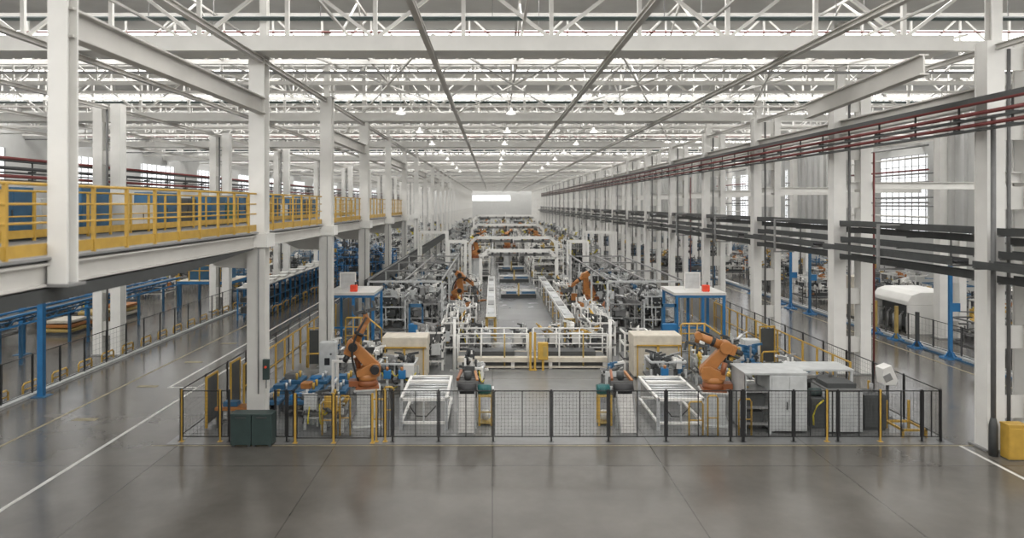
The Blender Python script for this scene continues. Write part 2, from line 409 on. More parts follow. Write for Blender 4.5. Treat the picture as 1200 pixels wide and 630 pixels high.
for xx, nm in ((.06, 'o'), (-5.4, 'i')):
    MB().box(xx-.02, xx+.02, 0, LW, .1, .36).build('toe_board', M['yellow'], wk)
    for z, r in ((1.62, .04), (1.2, .028), (.8, .028)):
        MB().tube((xx, 0, z), (xx, LW, z), r, n=6).build('handrail' if z > 1.2 else 'mid_rail', M['yellow'], wk)
    n = 47
    pm = None
    for j in range(n):
        if pm is None: pm = MB().box(-.04, .04, -.04, .04, 0, 1.62).build('post', M['yellow'], wk); o = pm
        else: o = pm.copy(); COL.objects.link(o)
        o.location = (xx, LW*j/(n-1), 0)
# machine cabinets standing on the walkway deck
def cabinet(name, label, cat, loc, w, d, h, m, doors=2, rz=0, group=None, doorm=None, feet=True):
    t = thing(name, label, cat, loc, rz, group)
    MB().box(-w/2, w/2, -d/2, d/2, .1, h).build('body', M[m], t, .015)
    MB().box(-w/2+.04, w/2-.04, -d/2+.04, d/2-.04, 0, .1).build('plinth', M['dark'], t)
    for i in range(doors):
        x0 = -w/2+.03+i*(w-.06)/doors; x1 = x0+(w-.06)/doors-.02
        dd = MB().box(x0, x1, -d/2-.025, -d/2-.002, .16, h-.06).build('door', M[doorm or m], t, .008)
        MB().bar((x1-.08, -d/2-.045, h*.45), (x1-.08, -d/2-.045, h*.45+.22), .03).build('handle', M['dark'], dd)
    return t
PB = 1
pal = ['blue', 'lightgrey', 'blue', 'offwhite', 'blue', 'dark', 'blue', 'teal']
c0 = {}
for i in range(15):
    m = pal[i % 8]; h = (1.75, 1.4, 1.9, 1.2, 1.75, 1.5, 1.6, 1.3)[i % 8]
    cabinet('machine_cabinet', '%s machine cabinet behind the walkway railing, %s along the deck' % ({'blue': 'blue', 'lightgrey': 'light grey', 'offwhite': 'off-white', 'dark': 'dark', 'teal': 'teal'}[m], ORD[i]),
            'cabinet', (-16.0-.25*(i % 3), 22+2.75*i, 8.006), 2.0, 1.1, h, m, 2, PI/2, 'machine cabinets on the walkway')

# ------------------------------------------------------------------ pipe racks, cable trays
def pipe_rack(name, label, loc, y0, y1, n, pipes):
    t = thing(name, label, 'pipe rack', loc)
    MB().box(-.25, .25, y0, y1, .42, .46).box(-.25, -.21, y0, y1, .46, .62).box(.21, .25, y0, y1, .46, .62).build('tray', M['dark'], t)
    for z in (-.2, -.6): MB().box(-.24, .1, y0, y1, z, z+.07).build('cable_strip', M['dark'], t)
    bm = None
    for j in range(n):
        if bm is None: bm = MB().box(-.03, .03, -.03, .03, -.6, .45).box(-.22, .2, -.03, .03, -.12, -.04).box(-.22, .2, -.03, .03, -.52, -.46).build('bracket', M['dark'], t); o = bm
        else: o = bm.copy(); COL.objects.link(o)
        o.location = (0, y0+(y1-y0)*(j+.5)/n, 0)
    return t
pipe_rack('pipe_rack', 'black rack carrying red pipes along the laced columns', (18.0, 0, 12.5), 6, 250, 90, 3)
for i, (dx, z, r, lab) in enumerate(((-.18, 12.92, .075, 'topmost'), (-.12, 12.54, .075, 'middle'), (-.12, 12.12, .07, 'lowest'))):
    tag(MB().tube((18.0+dx, 6, z), (18.0+dx, 250, z), r, n=8).build('service_pipe', M['red']), '%s of the long red pipes on the rack by the laced columns' % lab, 'pipe', 'red pipes along the laced columns')
pipe_rack('pipe_rack', 'dark rack of pipes behind the elevated walkway', (-25.1, 0, 11.0), 14, 200, 60, 3)
for i, (z, lab) in enumerate(((11.56, 'upper'), (11.06, 'middle'), (10.64, 'lower'))):
    tag(MB().tube((-24.9, 14, z), (-24.9, 200, z), .09, n=8).build('service_pipe', M['red' if i != 1 else 'dark']), '%s pipe on the dark rack behind the walkway' % lab, 'pipe', 'pipes behind the walkway')
# dark cable trays between the laced columns
def tray_proto(dx, w, lab):
    t = thing('cable_tray', lab, 'cable tray', (0,0,0), 0, 'dark cable trays by the laced columns')
    L = BAY-1.1
    MB().box(-w/2, w/2, 0, L, 0, .025).box(-w/2-.02, -w/2, 0, L, -.05, .22).box(w/2, w/2+.02, 0, L, -.05, .22).build('tray', M['tray'], t)
    s = MB()
    for j in range(4):
        x = -w/2+.12+j*(w-.24)/3; s.tube((x, -.1, .09), (x, L+.1, .09), .05, n=6)
    s.build('cable_bundle', M['cable'], t)
    for yy in (.15, L*.5, L-.15): MB().box(-w/2-.05, w/2+.35, yy-.04, yy+.04, -.1, -.03).build('support_arm', M['midgrey'], t)
    return t
lev = [(18.85, 8.1, .5, 'topmost'), (19.35, 7.75, .5, 'second'), (18.9, 7.25, .5, 'third'), (18.0, 6.9, .6, 'fourth'), (18.9, 6.35, .6, 'lowest')]
prot = None
protos = [None]*5
for k in range(22):
    for j, (x, z, w, ln) in enumerate(lev):
        lab = '%s dark cable tray in the %s bay of laced columns' % (ln, ORD[k])
        loc = (x, 25.75-BAY+BAY*k+.5, z)
        if protos[j] is None: protos[j] = tray_proto(0, w, lab); protos[j].location = loc
        else: dup(protos[j], loc, 0, lab)
st = None
for k in range(16):
    lab = 'thin vertical tray hanger strut in the %s bay of laced columns' % ORD[k]
    loc = (17.6, 25.75-BAY+BAY*k+5.4, 6.2)
    s = MB().box(-.05, .05, -.06, .06, 0, 2.1).box(-.05, 1.2, -.04, .04, 0, .08).box(-.05, 1.2, -.04, .04, 2.02, 2.1)
    if st is None: st = s.build('tray_hanger', M['grey']); tag(st, lab, 'hanger', 'cable tray hangers'); st.location = loc
    else: dup(st, loc, 0, lab)
t = thing('overhead_conveyor', 'dark overhead conveyor running away past the grey fixtures', 'conveyor', (-8.72, 48, 3.1))
MB().box(-.3, .3, 0, 230, 0, .12).box(-.3, -.24, 0, 230, .12, .75).box(.24, .3, 0, 230, .12, .75).build('trough', M['dark'], t)
for j in range(20): MB().bar((0, 1+11.4*j, -3.1), (0, 1+11.4*j, 0), .14).build('leg', M['grey'], t)

# ------------------------------------------------------------------ wire fences
def fence(name, label, p, q, cuts, h=2.0, pm='black', post_cols=None, wire=.13, gap=(), rails=True, group=None, toph=None, thick=.05, mid=False):
    p = Vector((p[0], p[1], 0)); q = Vector((q[0], q[1], 0)); L = (q-p).length; a = math.atan2(q.y-p.y, q.x-p.x)
    t = thing(name, label, 'fence', p, a, group)
    for i, cc in enumerate(cuts):
        c_ = (post_cols or {}).get(i, pm)
        MB().box(cc-thick/2, cc+thick/2, -thick/2, thick/2, 0, h+.02).box(cc-.09, cc+.09, -.09, .09, 0, .015).build('post', M[c_], t)
    for i in range(len(cuts)-1):
        if i in gap: continue
        a0, a1 = cuts[i]+thick/2+.01, cuts[i+1]-thick/2-.01; z0, z1 = .18, h-.02
        if a1-a0 < .1: continue
        s = MB(); f = .035
        s.box(a0, a1, -f/2, f/2, z0, z0+f).box(a0, a1, -f/2, f/2, z1-f, z1).box(a0, a0+f, -f/2, f/2, z0, z1).box(a1-f, a1, -f/2, f/2, z0, z1)
        if mid: s.box((a0+a1)/2-.018, (a0+a1)/2+.018, -f/2, f/2, z0, z1)
        fo = s.build('panel_frame', M['black'], t)
        s = MB(); n = int((a1-a0)/wire); wv = .0065
        for j in range(1, n): x = a0+(a1-a0)*j/n; s.box(x-wv/2, x+wv/2, -.003, .003, z0, z1)
        n = int((z1-z0)/wire)
        for j in range(1, n): z = z0+(z1-z0)*j/n; s.box(a0, a1, -.003, .003, z-wv/2, z+wv/2)
        s.build('wire_mesh', M['dark'], fo)
    return t
def X(px, Y): return (px-EX)*Y/F
YF = 26.47
# front fence runs
xs = [213, 258, 269]; xl = [X(v, YF) for v in xs]
fence('wire_fence', 'short black wire fence at the front corner beside the dark green bins', (xl[0], YF), (xl[-1]+.3, YF), [v-xl[0] for v in xl], post_cols={0: 'yellow', 1: 'yellow'})
xs = [322, 336, 345]; xl = [X(v, YF) for v in xs]
fence('wire_fence', 'narrow black wire fence between the green bins and the yellow posted gate', (xl[0], YF), (xl[-1]+.3, YF), [v-xl[0] for v in xl])
Yg = 26.3
xs = [346, 391, 436.5]; xl = [X(v, Yg) for v in xs]
fence('fence_gate', 'pair of wire gate panels with yellow posts before the orange robot', (xl[0], Yg), (xl[-1]+.3, Yg), [v-xl[0] for v in xl], h=1.9, pm='yellow', thick=.075)
xs = [441, 451.5, 460, 514, 578, 646, 713, 780.5, 856, 870]; xl = [X(v, YF) for v in xs]
fence('wire_fence', 'long black wire fence across the front of the line', (xl[0], YF), (xl[-1], YF), [v-xl[0] for v in xl], post_cols={0: 'yellow', 1: 'yellow'}, mid=True, thick=.06)
xs = [871.5, 930, 969, 982, 1031.5, 1080.5, 1102.5]; xl = [X(v, YF) for v in xs]
fence('wire_fence', 'black wire fence in front of the light grey cabinets', (xl[0], YF), (xl[-1], YF), [v-xl[0] for v in xl], post_cols={2: 'yellow', 4: 'yellow'}, mid=True, thick=.06)
fence('wire_fence', 'black wire fence running back along the aisle from the front corner', (-12.15, 26.6), (-12.15, 62), [i*2.35 for i in range(16)], wire=.2)
fence('wire_fence', 'black wire fence running back from the corner by the laced columns', (17.45, 26.6), (17.45, 66), [i*2.35 for i in range(17)], wire=.2)
fence('wire_fence', 'low black fence along the kerb of the aisle under the walkway', (-22.1, 16), (-22.1, 80), [i*2.1 for i in range(29)], h=2.0, wire=.3, post_cols={i: 'dark' for i in range(29)})
fence('wire_fence', 'dark wire fence along the kerb of the far aisle beyond the laced columns', (27.9, 25), (27.9, 80), [i*2.6 for i in range(21)], h=1.9, wire=.35, pm='midgrey')
def yfence(label, x, y0, y1, n, h=2.05, cat='railing'):
    t = thing('safety_railing', label, cat, (x, y0, 0)); L = y1-y0
    for j in range(n): MB().box(-.04, .04, L*j/(n-1)-.04, L*j/(n-1)+.04, 0, h).build('post', M['yellow'], t)
    MB().box(-.03, .03, 0, L, h-.06, h).build('top_rail', M['yellow'], t)
    MB().box(-.02, .02, 0, L, h*.5, h*.5+.04).build('mid_rail', M['yellow'], t)
    return t
yfence('tall yellow railing beside the blue pallets inside the aisle fence', -11.1, 30.5, 47, 12)
yfence('tall yellow railing behind the light grey cabinets inside the fence', 16.25, 31, 50, 13)
for x, lab in ((-11.0, 'aisle'), (16.4, 'laced columns')):
    t = thing('panel_fence', 'row of grey sheet metal guard panels with yellow posts towards the %s' % lab, 'fence', (x, 48, 0))
    for j in range(7):
        MB().box(-.04, .04, j*2-.04, j*2+.04, 0, 2.2).build('post', M['yellow'], t)
        if j < 6: MB().box(-.02, .02, j*2+.08, j*2+1.92, .15, 2.1).build('panel', M['grey'], t)
for x, y, lab in ((-9.9, 38.5, 'blue pallets'), (15.7, 39.0, 'grey control cabinet')):
    t = thing('access_gate', 'dark mesh access gate in a yellow frame behind the %s' % lab, 'gate', (x, y, 0), .15)
    MB().box(-.4, .4, -.02, .02, .2, 2.1).build('mesh_leaf', M['dark'], t)
    MB().box(-.48, -.42, -.04, .04, 0, 2.25).box(.42, .48, -.04, .04, 0, 2.25).box(-.48, .48, -.04, .04, 2.18, 2.25).build('gate_frame', M['yellow'], t)
    s = MB().path([(-.5,-.35,.1),(-.5,-.35,.75),(-.42,-.35,.85),(.42,-.35,.85),(.5,-.35,.75),(.5,-.35,.1)], .05, 8); s.build('crash_hoop', M['yellow'], t)

# ------------------------------------------------------------------ industrial robots
def robot(label, loc, yaw, a1, a2, ped=1.4, tool='gripper', wr=-60, group='orange industrial robots', sc=1.0, hoses=True):
    t = thing('industrial_robot', label, 'robot', loc, yaw, group)
    p = ped
    if ped > .2:
        s = MB().box(-.42, .42, -.42, .42, .05, p-.05).box(-.6, .6, -.6, .6, 0, .05).box(-.55, .55, -.55, .55, p-.05, p)
        for sx in (-1, 1):
            for yy in (-.3, .3): s.prism([(sx*.42, .05), (sx*.6, .05), (sx*.42, .5)], yy-.02, yy+.02)
        s.build('pedestal', M['lightgrey'], t)
    s = MB().box(-.48, .48, -.42, .42, p, p+.1).box(-.75, -.2, -.25, .25, p+.1, p+.32).lathe([(.0,.0),(.44,.0),(.44,.18),(.38,.26),(.0,.26)], (0,0,p+.08))
    s.build('base_casting', M['darkorange'], t)
    s = MB().lathe([(0,.0),(.42,0),(.44,.1),(.40,.22),(.3,.26),(0,.26)], (0,0,p+.34))
    sh = (.30, p+.80)
    s.prism([(-.42,p+.5),(.5,p+.5),(.55,p+.78),(.46,p+1.0),(.16,p+1.02),(-.2,p+.86),(-.45,p+.72)], .2, .36)
    s.prism([(-.42,p+.5),(.5,p+.5),(.55,p+.78),(.46,p+1.0),(.16,p+1.02),(-.2,p+.86),(-.45,p+.72)], -.36, -.2)
    s.box(-.42, -.05, -.2, .2, p+.5, p+.74)
    s.build('turret', M['orange'], t, .02)
    s = MB().tube((sh[0], -.36, sh[1]), (sh[0], -.62, sh[1]), .2, .17, 16); s.build('shoulder_motor', M['black'], t)
    L1 = 1.2; el = (sh[0]+L1*math.sin(a1), sh[1]+L1*math.cos(a1))
    s = MB().link2(sh, el, .27, .21, -.17, .17); s.build('lower_arm', M['orange'], t, .03)
    # balancing cylinder
    bq = (sh[0]+.75*math.sin(a1)-.26*math.cos(a1), sh[1]+.75*math.cos(a1)+.26*math.sin(a1))
    MB().tube((-.32, .28, p+.72), (bq[0]-.05, .28, bq[1]), .11, n=12).build('balancer', M['darkorange'], t)
    d = (math.cos(a2), math.sin(a2)); nrm = (-d[1], d[0])
    ec = (el[0]+.10*nrm[0], el[1]+.10*nrm[1])
    s = MB().tube((ec[0], -.30, ec[1]), (ec[0], .27, ec[1]), .27, n=18)
    b0 = (ec[0]-.42*d[0], ec[1]-.42*d[1])
    s.bar((b0[0], 0, b0[1]), (ec[0]+.25*d[0], 0, ec[1]+.25*d[1]), .42, .42)
    s.build('elbow_housing', M['orange'], t, .03)
    s = MB()
    for yy in (-.13, .13): s.tube((b0[0], yy, b0[1]), (b0[0]-.28*d[0], yy, b0[1]-.28*d[1]), .11, .1, 12)
    s.tube((ec[0], -.30, ec[1]), (ec[0], -.36, ec[1]), .19, n=16)
    s.build('elbow_motor', M['black'], t)
    f1 = (ec[0]+1.2*d[0], ec[1]+1.2*d[1])
    MB().tube((ec[0]+.2*d[0], 0, ec[1]+.2*d[1]), (f1[0], 0, f1[1]), .2, .14, 14).build('forearm', M['orange'], t)
    m0 = (ec[0]+.5*d[0], ec[1]+.5*d[1]); m1 = (ec[0]+.64*d[0], ec[1]+.64*d[1])
    MB().tube((m0[0], 0, m0[1]), (m1[0], 0, m1[1]), .215, .2, 14).build('cable_clamp', M['black'], t)
    aw = a2+math.radians(wr); e = (math.cos(aw), math.sin(aw))
    s = MB().tube((f1[0], -.17, f1[1]), (f1[0], .17, f1[1]), .15, n=14)
    w1 = (f1[0]+.3*e[0], f1[1]+.3*e[1]); s.tube((f1[0], 0, f1[1]), (w1[0], 0, w1[1]), .12, .1, 12)
    s.build('wrist', M['orange'], t)
    w2 = (w1[0]+.08*e[0], w1[1]+.08*e[1]); g = (-e[1], e[0])
    tl = MB().tube((w1[0], 0, w1[1]), (w2[0], 0, w2[1]), .15, n=14)
    if tool == 'gripper':
        tl.bar((w2[0]-.45*g[0], 0, w2[1]-.45*g[1]), (w2[0]+.45*g[0], 0, w2[1]+.45*g[1]), .12)
        tl.bar((w2[0], -.5, w2[1]), (w2[0], .5, w2[1]), .1)
        for sg in (-1, 1):
            q = (w2[0]+.42*sg*g[0], w2[1]+.42*sg*g[1]); tl.bar((q[0], 0, q[1]), (q[0]+.35*e[0], 0, q[1]+.35*e[1]), .1)
            tl.tube((w2[0], .46*sg, w2[1]), (w2[0]+.3*e[0], .46*sg, w2[1]+.3*e[1]), .05)
    else:
        q = (w2[0]+.2*e[0], w2[1]+.2*e[1])
        tl.bar((w2[0], 0, w2[1]), (q[0], 0, q[1]), .3, .34)
        r1 = (q[0]+.55*e[0]+.22*g[0], q[1]+.55*e[1]+.22*g[1]); tl.bar((q[0]+.18*g[0], 0, q[1]+.18*g[1]), (r1[0], 0, r1[1]), .09)
        r2 = (q[0]+.55*e[0]-.22*g[0], q[1]+.55*e[1]-.22*g[1]); tl.bar((q[0]-.18*g[0], 0, q[1]-.18*g[1]), (r2[0], 0, r2[1]), .09)
        tl.tube((r1[0], 0, r1[1]), (r1[0]-.14*g[0], 0, r1[1]-.14*g[1]), .04); tl.tube((r2[0], 0, r2[1]), (r2[0]+.14*g[0], 0, r2[1]+.14*g[1]), .04)
    tl.build('gripper' if tool == 'gripper' else 'welding_gun', M['dark'], t)
    if hoses:
        pts = []
        P = [Vector((-.35, -.2, p+.3)), Vector((-.5, -.42, p+.9)), Vector((el[0]-.35, -.45, el[1]-.2)), Vector((ec[0], -.42, ec[1]+.38)), Vector((f1[0], -.25, f1[1]+.15))]
        for i in range(17):
            u = i/16
            c_ = [1, 4, 6, 4, 1]
            pts.append(sum((P[k]*(c_[k]*u**k*(1-u)**(4-k)) for k in range(5)), Vector((0,0,0))))
        MB().path(pts, .045, 8).build('cable_hose', M['black'], t)
    t.scale = (sc, sc, sc)
    return t
R = math.radians
robot('orange robot with forearm raised over the front white frame, by the blue pallets', (-5.25, 28.6, 0), R(12), R(-42), R(62), 1.55, wr=40)
robot('orange robot reaching back with black gripper beside the light grey cabinets', (9.28, 28.7, 0), R(172), R(-40), R(22), 1.4, wr=-100)
robot('orange robot on white pedestal beyond the beige cabinet, reaching towards the plated floor', (-3.0, 58, 0), R(-8), R(-4), R(-33), 1.1, 'gun', wr=-30)
robot('orange robot on white pedestal facing the plated floor before the laced columns', (8.2, 57.5, 0), R(188), R(4), R(-36), 1.1, 'gun', wr=-20)
robot('small orange robot crouched below the robot on the white pedestal', (8.5, 51.6, 0), R(60), R(55), R(-50), .25, 'gun', wr=-30)
SKIP = [(0, 1, 30), (1, 3, 180), (3, 1, 20), (4, 2, 60), (5, 3, 200), (6, 1, -20), (8, 3, 150), (9, 2, 90), (11, 1, 10), (12, 3, 170), (14, 2, -90), (16, 1, 40)]
TY = lambda r: 80+r*4.6+(r > 14)*(r-14)*3
far = [(2.2+(c-2)*4.25, TY(r), a) for r, c, a in SKIP]
proto = None
for i, (x, y, rz) in enumerate(far):
    lab = 'orange robot standing high among the far machinery, %s from the camera beyond the portal' % ORD[i]
    if proto is None: proto = robot(lab, (x, y, 0), R(rz), R(-15), R(25), 2.9, 'gun', group='orange industrial robots', hoses=False)
    else: dup(proto, (x, y, 0), R(rz), lab)

# ------------------------------------------------------------------ dense fixtures and machine frames
def fixture(name, seed, w, d, h, frame_m, accent, nclamp=7, label='x', deck=True, dens=1.0):
    rnd = random.Random(seed)
    t = thing(name, label, 'machine', (0,0,0), 0, 'x')
    s = MB(); b = .1
    for sx in (-1, 1):
        for sy in (-1, 1): s.bar((sx*(w/2-b), sy*(d/2-b), 0), (sx*(w/2-b), sy*(d/2-b), h*rnd.uniform(.7, 1)), b)
    zz = .5
    while zz < h:
        for sy in (-1, 1): s.bar((-w/2+b, sy*(d/2-b), zz), (w/2-b, sy*(d/2-b), zz), b*.9)
        for sx in (-1, 1): s.bar((sx*(w/2-b), -d/2+b, zz), (sx*(w/2-b), d/2-b, zz), b*.9)
        zz += rnd.uniform(.65, 1.0)
    for j in range(int(6*dens*h/2.2)):
        x = rnd.uniform(-w/2+.3, w/2-.3); z = rnd.uniform(.4, h)
        s.bar((x, -d/2+b, z), (x+rnd.uniform(-.3, .3), d/2-b, z+rnd.uniform(-.2, .2)), .07)
        y_ = rnd.uniform(-d/2, d/2); s.bar((x, y_, max(.1, z-.7)), (x, y_, min(h+.3, z+.6)), .07)
    s.build('frame', M[frame_m], t)
    s = MB().box(-w/2, w/2, -d/2, d/2, .62, .72); s.build('table_plate', M['midgrey'], t)
    for j in range(nclamp):
        x, y_, z = rnd.uniform(-w/2+.3, w/2-.3), rnd.uniform(-d/2+.35, d/2-.15), rnd.uniform(.75, h+.1)
        sx = rnd.choice((-1, 1)); k = rnd.uniform(.8, 1.5)
        s = MB().box(x-.1*k, x+.1*k, y_-.08*k, y_+.08*k, z-.18*k, z+.16*k).bar((x, y_, z+.16*k), (x+sx*.36*k, y_-.1, z+.24*k), .08*k)
        s.tube((x+sx*.16*k, y_, z-.1*k), (x+sx*.16*k, y_, z+.18*k), .06*k).tube((x, y_-.3*k, z), (x, y_+.1, z), .07*k)
        s.build('clamp', M[rnd.choice(('lightgrey', 'dark', 'grey', 'white', 'dark', accent))], t)
    for j in range(3):
        x, y_, z = rnd.uniform(-w/2, w/2), rnd.uniform(-d/2, d/2), rnd.uniform(.8, h)
        q = (x+rnd.uniform(-.6, .6), y_-rnd.uniform(.1, .5), z+rnd.uniform(-.3, .5))
        MB().tube((x, y_, z), q, .09, n=8).tube(q, (q[0]+(q[0]-x)*.4, q[1]-.1, q[2]+(q[2]-z)*.4), .04, n=6).build('cylinder', M[rnd.choice(('dark', 'chrome', accent))], t)
    for j in range(4):
        x0, y0, z0 = rnd.uniform(-w/2, w/2), rnd.uniform(-d/2, 0)-.1, rnd.uniform(.9, h)
        x1 = max(-w/2, min(w/2, x0+rnd.uniform(-.9, .9))); z1 = rnd.uniform(.2, h*.8); sag = rnd.uniform(.2, .6)
        pts = [(x0+(x1-x0)*u/8, y0-.25*math.sin(PI*u/8), z0+(z1-z0)*u/8-sag*math.sin(PI*u/8)*.6) for u in range(9)]
        MB().path(pts, .03, 5).build('hose', M[rnd.choice(('cable', 'cable', 'hose'))], t)
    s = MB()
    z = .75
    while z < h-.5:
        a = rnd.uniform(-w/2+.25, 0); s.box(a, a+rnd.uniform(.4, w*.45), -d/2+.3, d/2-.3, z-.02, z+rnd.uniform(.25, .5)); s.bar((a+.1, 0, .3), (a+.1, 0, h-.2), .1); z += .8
    s.build('shade_core', M['dark' if seed % 2 else 'midgrey'], t)  # dark blocks inside the frame stand in for its shaded interior
    x = rnd.uniform(-w/2+.3, w/2-.3)
    MB().box(x-.25, x+.25, -d/2-.16, -d/2, .9, 1.5).build('valve_box', M[rnd.choice(('lightgrey', 'offwhite', accent))], t)
    return t
def merged(src, name):
    """the same machine as one mesh, for copies too far away to show their parts"""
    v = []; f = []; mi = []; sm = []; ms = []
    for ch in src.children:
        me = ch.data; n = len(v); v += [tuple(q.co) for q in me.vertices]
        m_ = me.materials[0]
        if m_ not in ms: ms.append(m_)
        for p in me.polygons: f.append(tuple(i+n for i in p.vertices)); mi.append(ms.index(m_)); sm.append(p.use_smooth)
    me = bpy.data.meshes.new(name); me.from_pydata(v, [], f)
    for m_ in ms: me.materials.append(m_)
    me.polygons.foreach_set('material_index', mi); me.polygons.foreach_set('use_smooth', sm)
    o = bpy.data.objects.new(name, me); COL.objects.link(o); o['category'] = 'machine'; return o
def place_set(protos, used, spots, lab_fn, group):
    for i, (j, x, y, rz) in enumerate(spots):
        lab = lab_fn(i); pr = protos[j]
        if pr.name not in used:
            used.add(pr.name); o = pr; o.location = (x, y, 0); o.rotation_euler = (0, 0, rz); o['label'] = lab; o['group'] = group
        else: dup(pr, (x, y, 0), rz, lab, group)
used = set()
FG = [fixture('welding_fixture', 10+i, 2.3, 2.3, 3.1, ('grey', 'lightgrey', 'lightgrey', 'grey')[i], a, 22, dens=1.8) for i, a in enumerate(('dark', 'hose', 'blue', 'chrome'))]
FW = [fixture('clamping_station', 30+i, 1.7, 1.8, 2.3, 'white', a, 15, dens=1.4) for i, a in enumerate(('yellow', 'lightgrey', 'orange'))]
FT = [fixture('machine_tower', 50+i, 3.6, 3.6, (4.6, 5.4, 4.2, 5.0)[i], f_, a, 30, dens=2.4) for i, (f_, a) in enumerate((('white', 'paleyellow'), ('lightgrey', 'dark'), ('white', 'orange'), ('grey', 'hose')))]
FB = [fixture('assembly_station', 70+i, 3.0, 3.0, 2.6, f_, a, 18, dens=1.5) for i, (f_, a) in enumerate((('blue', 'yellow'), ('offwhite', 'orange'), ('midgrey', 'yellow'), ('dark', 'offwhite')))]  # darker frame colours imitate the shade these stations stand in
rnd = random.Random(3)
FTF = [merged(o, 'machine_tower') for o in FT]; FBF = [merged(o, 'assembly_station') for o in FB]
# two blocks of grey fixtures either side
for sx, lab in ((-1, 'walkway columns'), (1, 'laced columns')):
    for ci, dx in enumerate((6.95, 9.25)):
        sp = [((i+ci) % 4, 2.2+sx*(dx+rnd.uniform(-.1, .1)), 47.6+i*2.75, rnd.choice((0, PI/2, PI))) for i in range(8) if not (ci == 0 and (i in (3, 4) or sx > 0 and i in (1, 2)))]
        place_set(FG, used, sp, lambda i: 'grey clamp-covered welding fixture in the %s row towards the %s, %s from the front' % (('inner', 'outer')[ci], lab, ORD[i]), 'grey welding fixtures')
    sp = [(i % 3, 2.2+sx*((4.1 if sx < 0 else 4.35) if i > 2 else 4.5), 42.3+i*2.2, rnd.choice((0, PI))) for i in range(11) if not 4 <= i <= 7]
    place_set(FW, used, sp, lambda i: 'white clamping station beside the conveyor towards the %s, %s from the front' % (lab, ORD[i]), 'white clamping stations')
# tall machinery beyond the portal
rows = 0
for r in range(24):
    y = TY(r)
    for c in range(5):
        if c == 2 and r < 4 or (r, c) in [q[:2] for q in SKIP]: continue
        x = 2.2+(c-2)*4.25
        if c == 0 and r < 12:
            place_set(FG, used, [(r % 4, -5.7, y, rnd.choice((0, PI/2)))], lambda i: 'low grey fixture beside the dark overhead conveyor past the portal, %s from the camera' % ORD[r], 'grey welding fixtures'); continue
        place_set(FT if r < 7 else FTF, used, [(rnd.randrange(4), x, y, rnd.choice((0, PI/2, PI, -PI/2)))],
                  lambda i: 'tall machine frame of the far line, %s row away, %s across' % (ORD[r], ORD[c]), 'tall machine frames of the far line')
# side halls: machinery beyond the aisles
k = 0
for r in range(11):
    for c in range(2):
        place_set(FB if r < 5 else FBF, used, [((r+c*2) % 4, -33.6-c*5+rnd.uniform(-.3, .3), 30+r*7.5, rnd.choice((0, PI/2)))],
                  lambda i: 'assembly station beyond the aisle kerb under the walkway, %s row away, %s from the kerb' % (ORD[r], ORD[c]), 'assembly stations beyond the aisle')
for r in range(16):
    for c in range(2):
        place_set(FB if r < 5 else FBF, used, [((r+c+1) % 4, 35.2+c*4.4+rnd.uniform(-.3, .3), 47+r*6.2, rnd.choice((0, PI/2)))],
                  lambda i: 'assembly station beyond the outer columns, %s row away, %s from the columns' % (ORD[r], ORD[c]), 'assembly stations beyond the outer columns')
for r in range(14):
    for c in range(2):
        place_set(FTF, used, [((r+c) % 4, -12.6-c*4.4, 88+r*5.2, 0)], lambda i: 'grey machinery past the far walkway end, %s from the front, %s from the walkway columns' % (ORD[r], ORD[c]), 'machinery past the walkway')
for r in range(14):
    place_set(FBF, used, [((r*3) % 4, 24.2, 80+r*7, PI/2)], lambda i: 'machine between the laced and outer column rows, %s from the camera' % ORD[r], 'machines between the column rows')
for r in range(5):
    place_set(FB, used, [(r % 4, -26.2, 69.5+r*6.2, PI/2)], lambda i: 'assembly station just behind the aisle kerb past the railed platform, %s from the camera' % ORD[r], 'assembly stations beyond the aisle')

# ------------------------------------------------------------------ the front cells
# dark green bins before the fence
for i, x in enumerate((X(283, 25.95), X(307.5, 25.95))):
    t = thing('storage_bin', 'dark green steel bin at the foot of the white column, %s the fence corner' % ('closer to' if i == 0 else 'farther from'), 'bin', (x, 26.12, 0), 0, 'dark green bins')
    MB().box(-.385, .385, -.27, .27, .07, 1.2).build('body', M['green'], t, .02)
    MB().box(-.4, .4, -.29, .29, 1.2, 1.25).build('lid', M['green'], t, .01)
    MB().bar((-.2, -.3, 1.12), (.2, -.3, 1.12), .04).build('handle', M['dark'], t)
    for sx in (-.3, .3):
        for sy in (-.2, .2): MB().box(sx-.05, sx+.05, sy-.05, sy+.05, 0, .07).build('foot', M['dark'], t)
t = thing('control_box', 'dark green control box with red button on the front white column', 'control box', (-9.16, 27.68, 2.1))
MB().box(-.13, .13, -.1, .06, 0, .82).build('body', M['green'], t, .01)
MB().tube((0, -.1, .52), (0, -.15, .52), .05, n=12).build('button', M['brightred'], t)
MB().bar((0, -.02, -.35), (0, -.02, 0), .05).build('conduit', M['grey'], t)
# grey control cabinets
for x, y, lab in ((X(385, 34.5), 34.5, 'behind the front white frame before the raised orange robot'), (X(879, 35.2), 35.2, 'between the reaching robot and the dark access gate')):
    t = cabinet('control_cabinet', 'grey control cabinet %s' % lab, 'cabinet', (x, y, 0), .8, .6, 2.25, 'lightgrey', 1)
    MB().box(-.12, .14, -.36, -.33, 1.15, 1.5).build('screen', M['black'], t)
    MB().tube((.2, -.33, 1.7), (.2, -.38, 1.7), .05, n=10).build('rotary_switch', M['dark'], t)
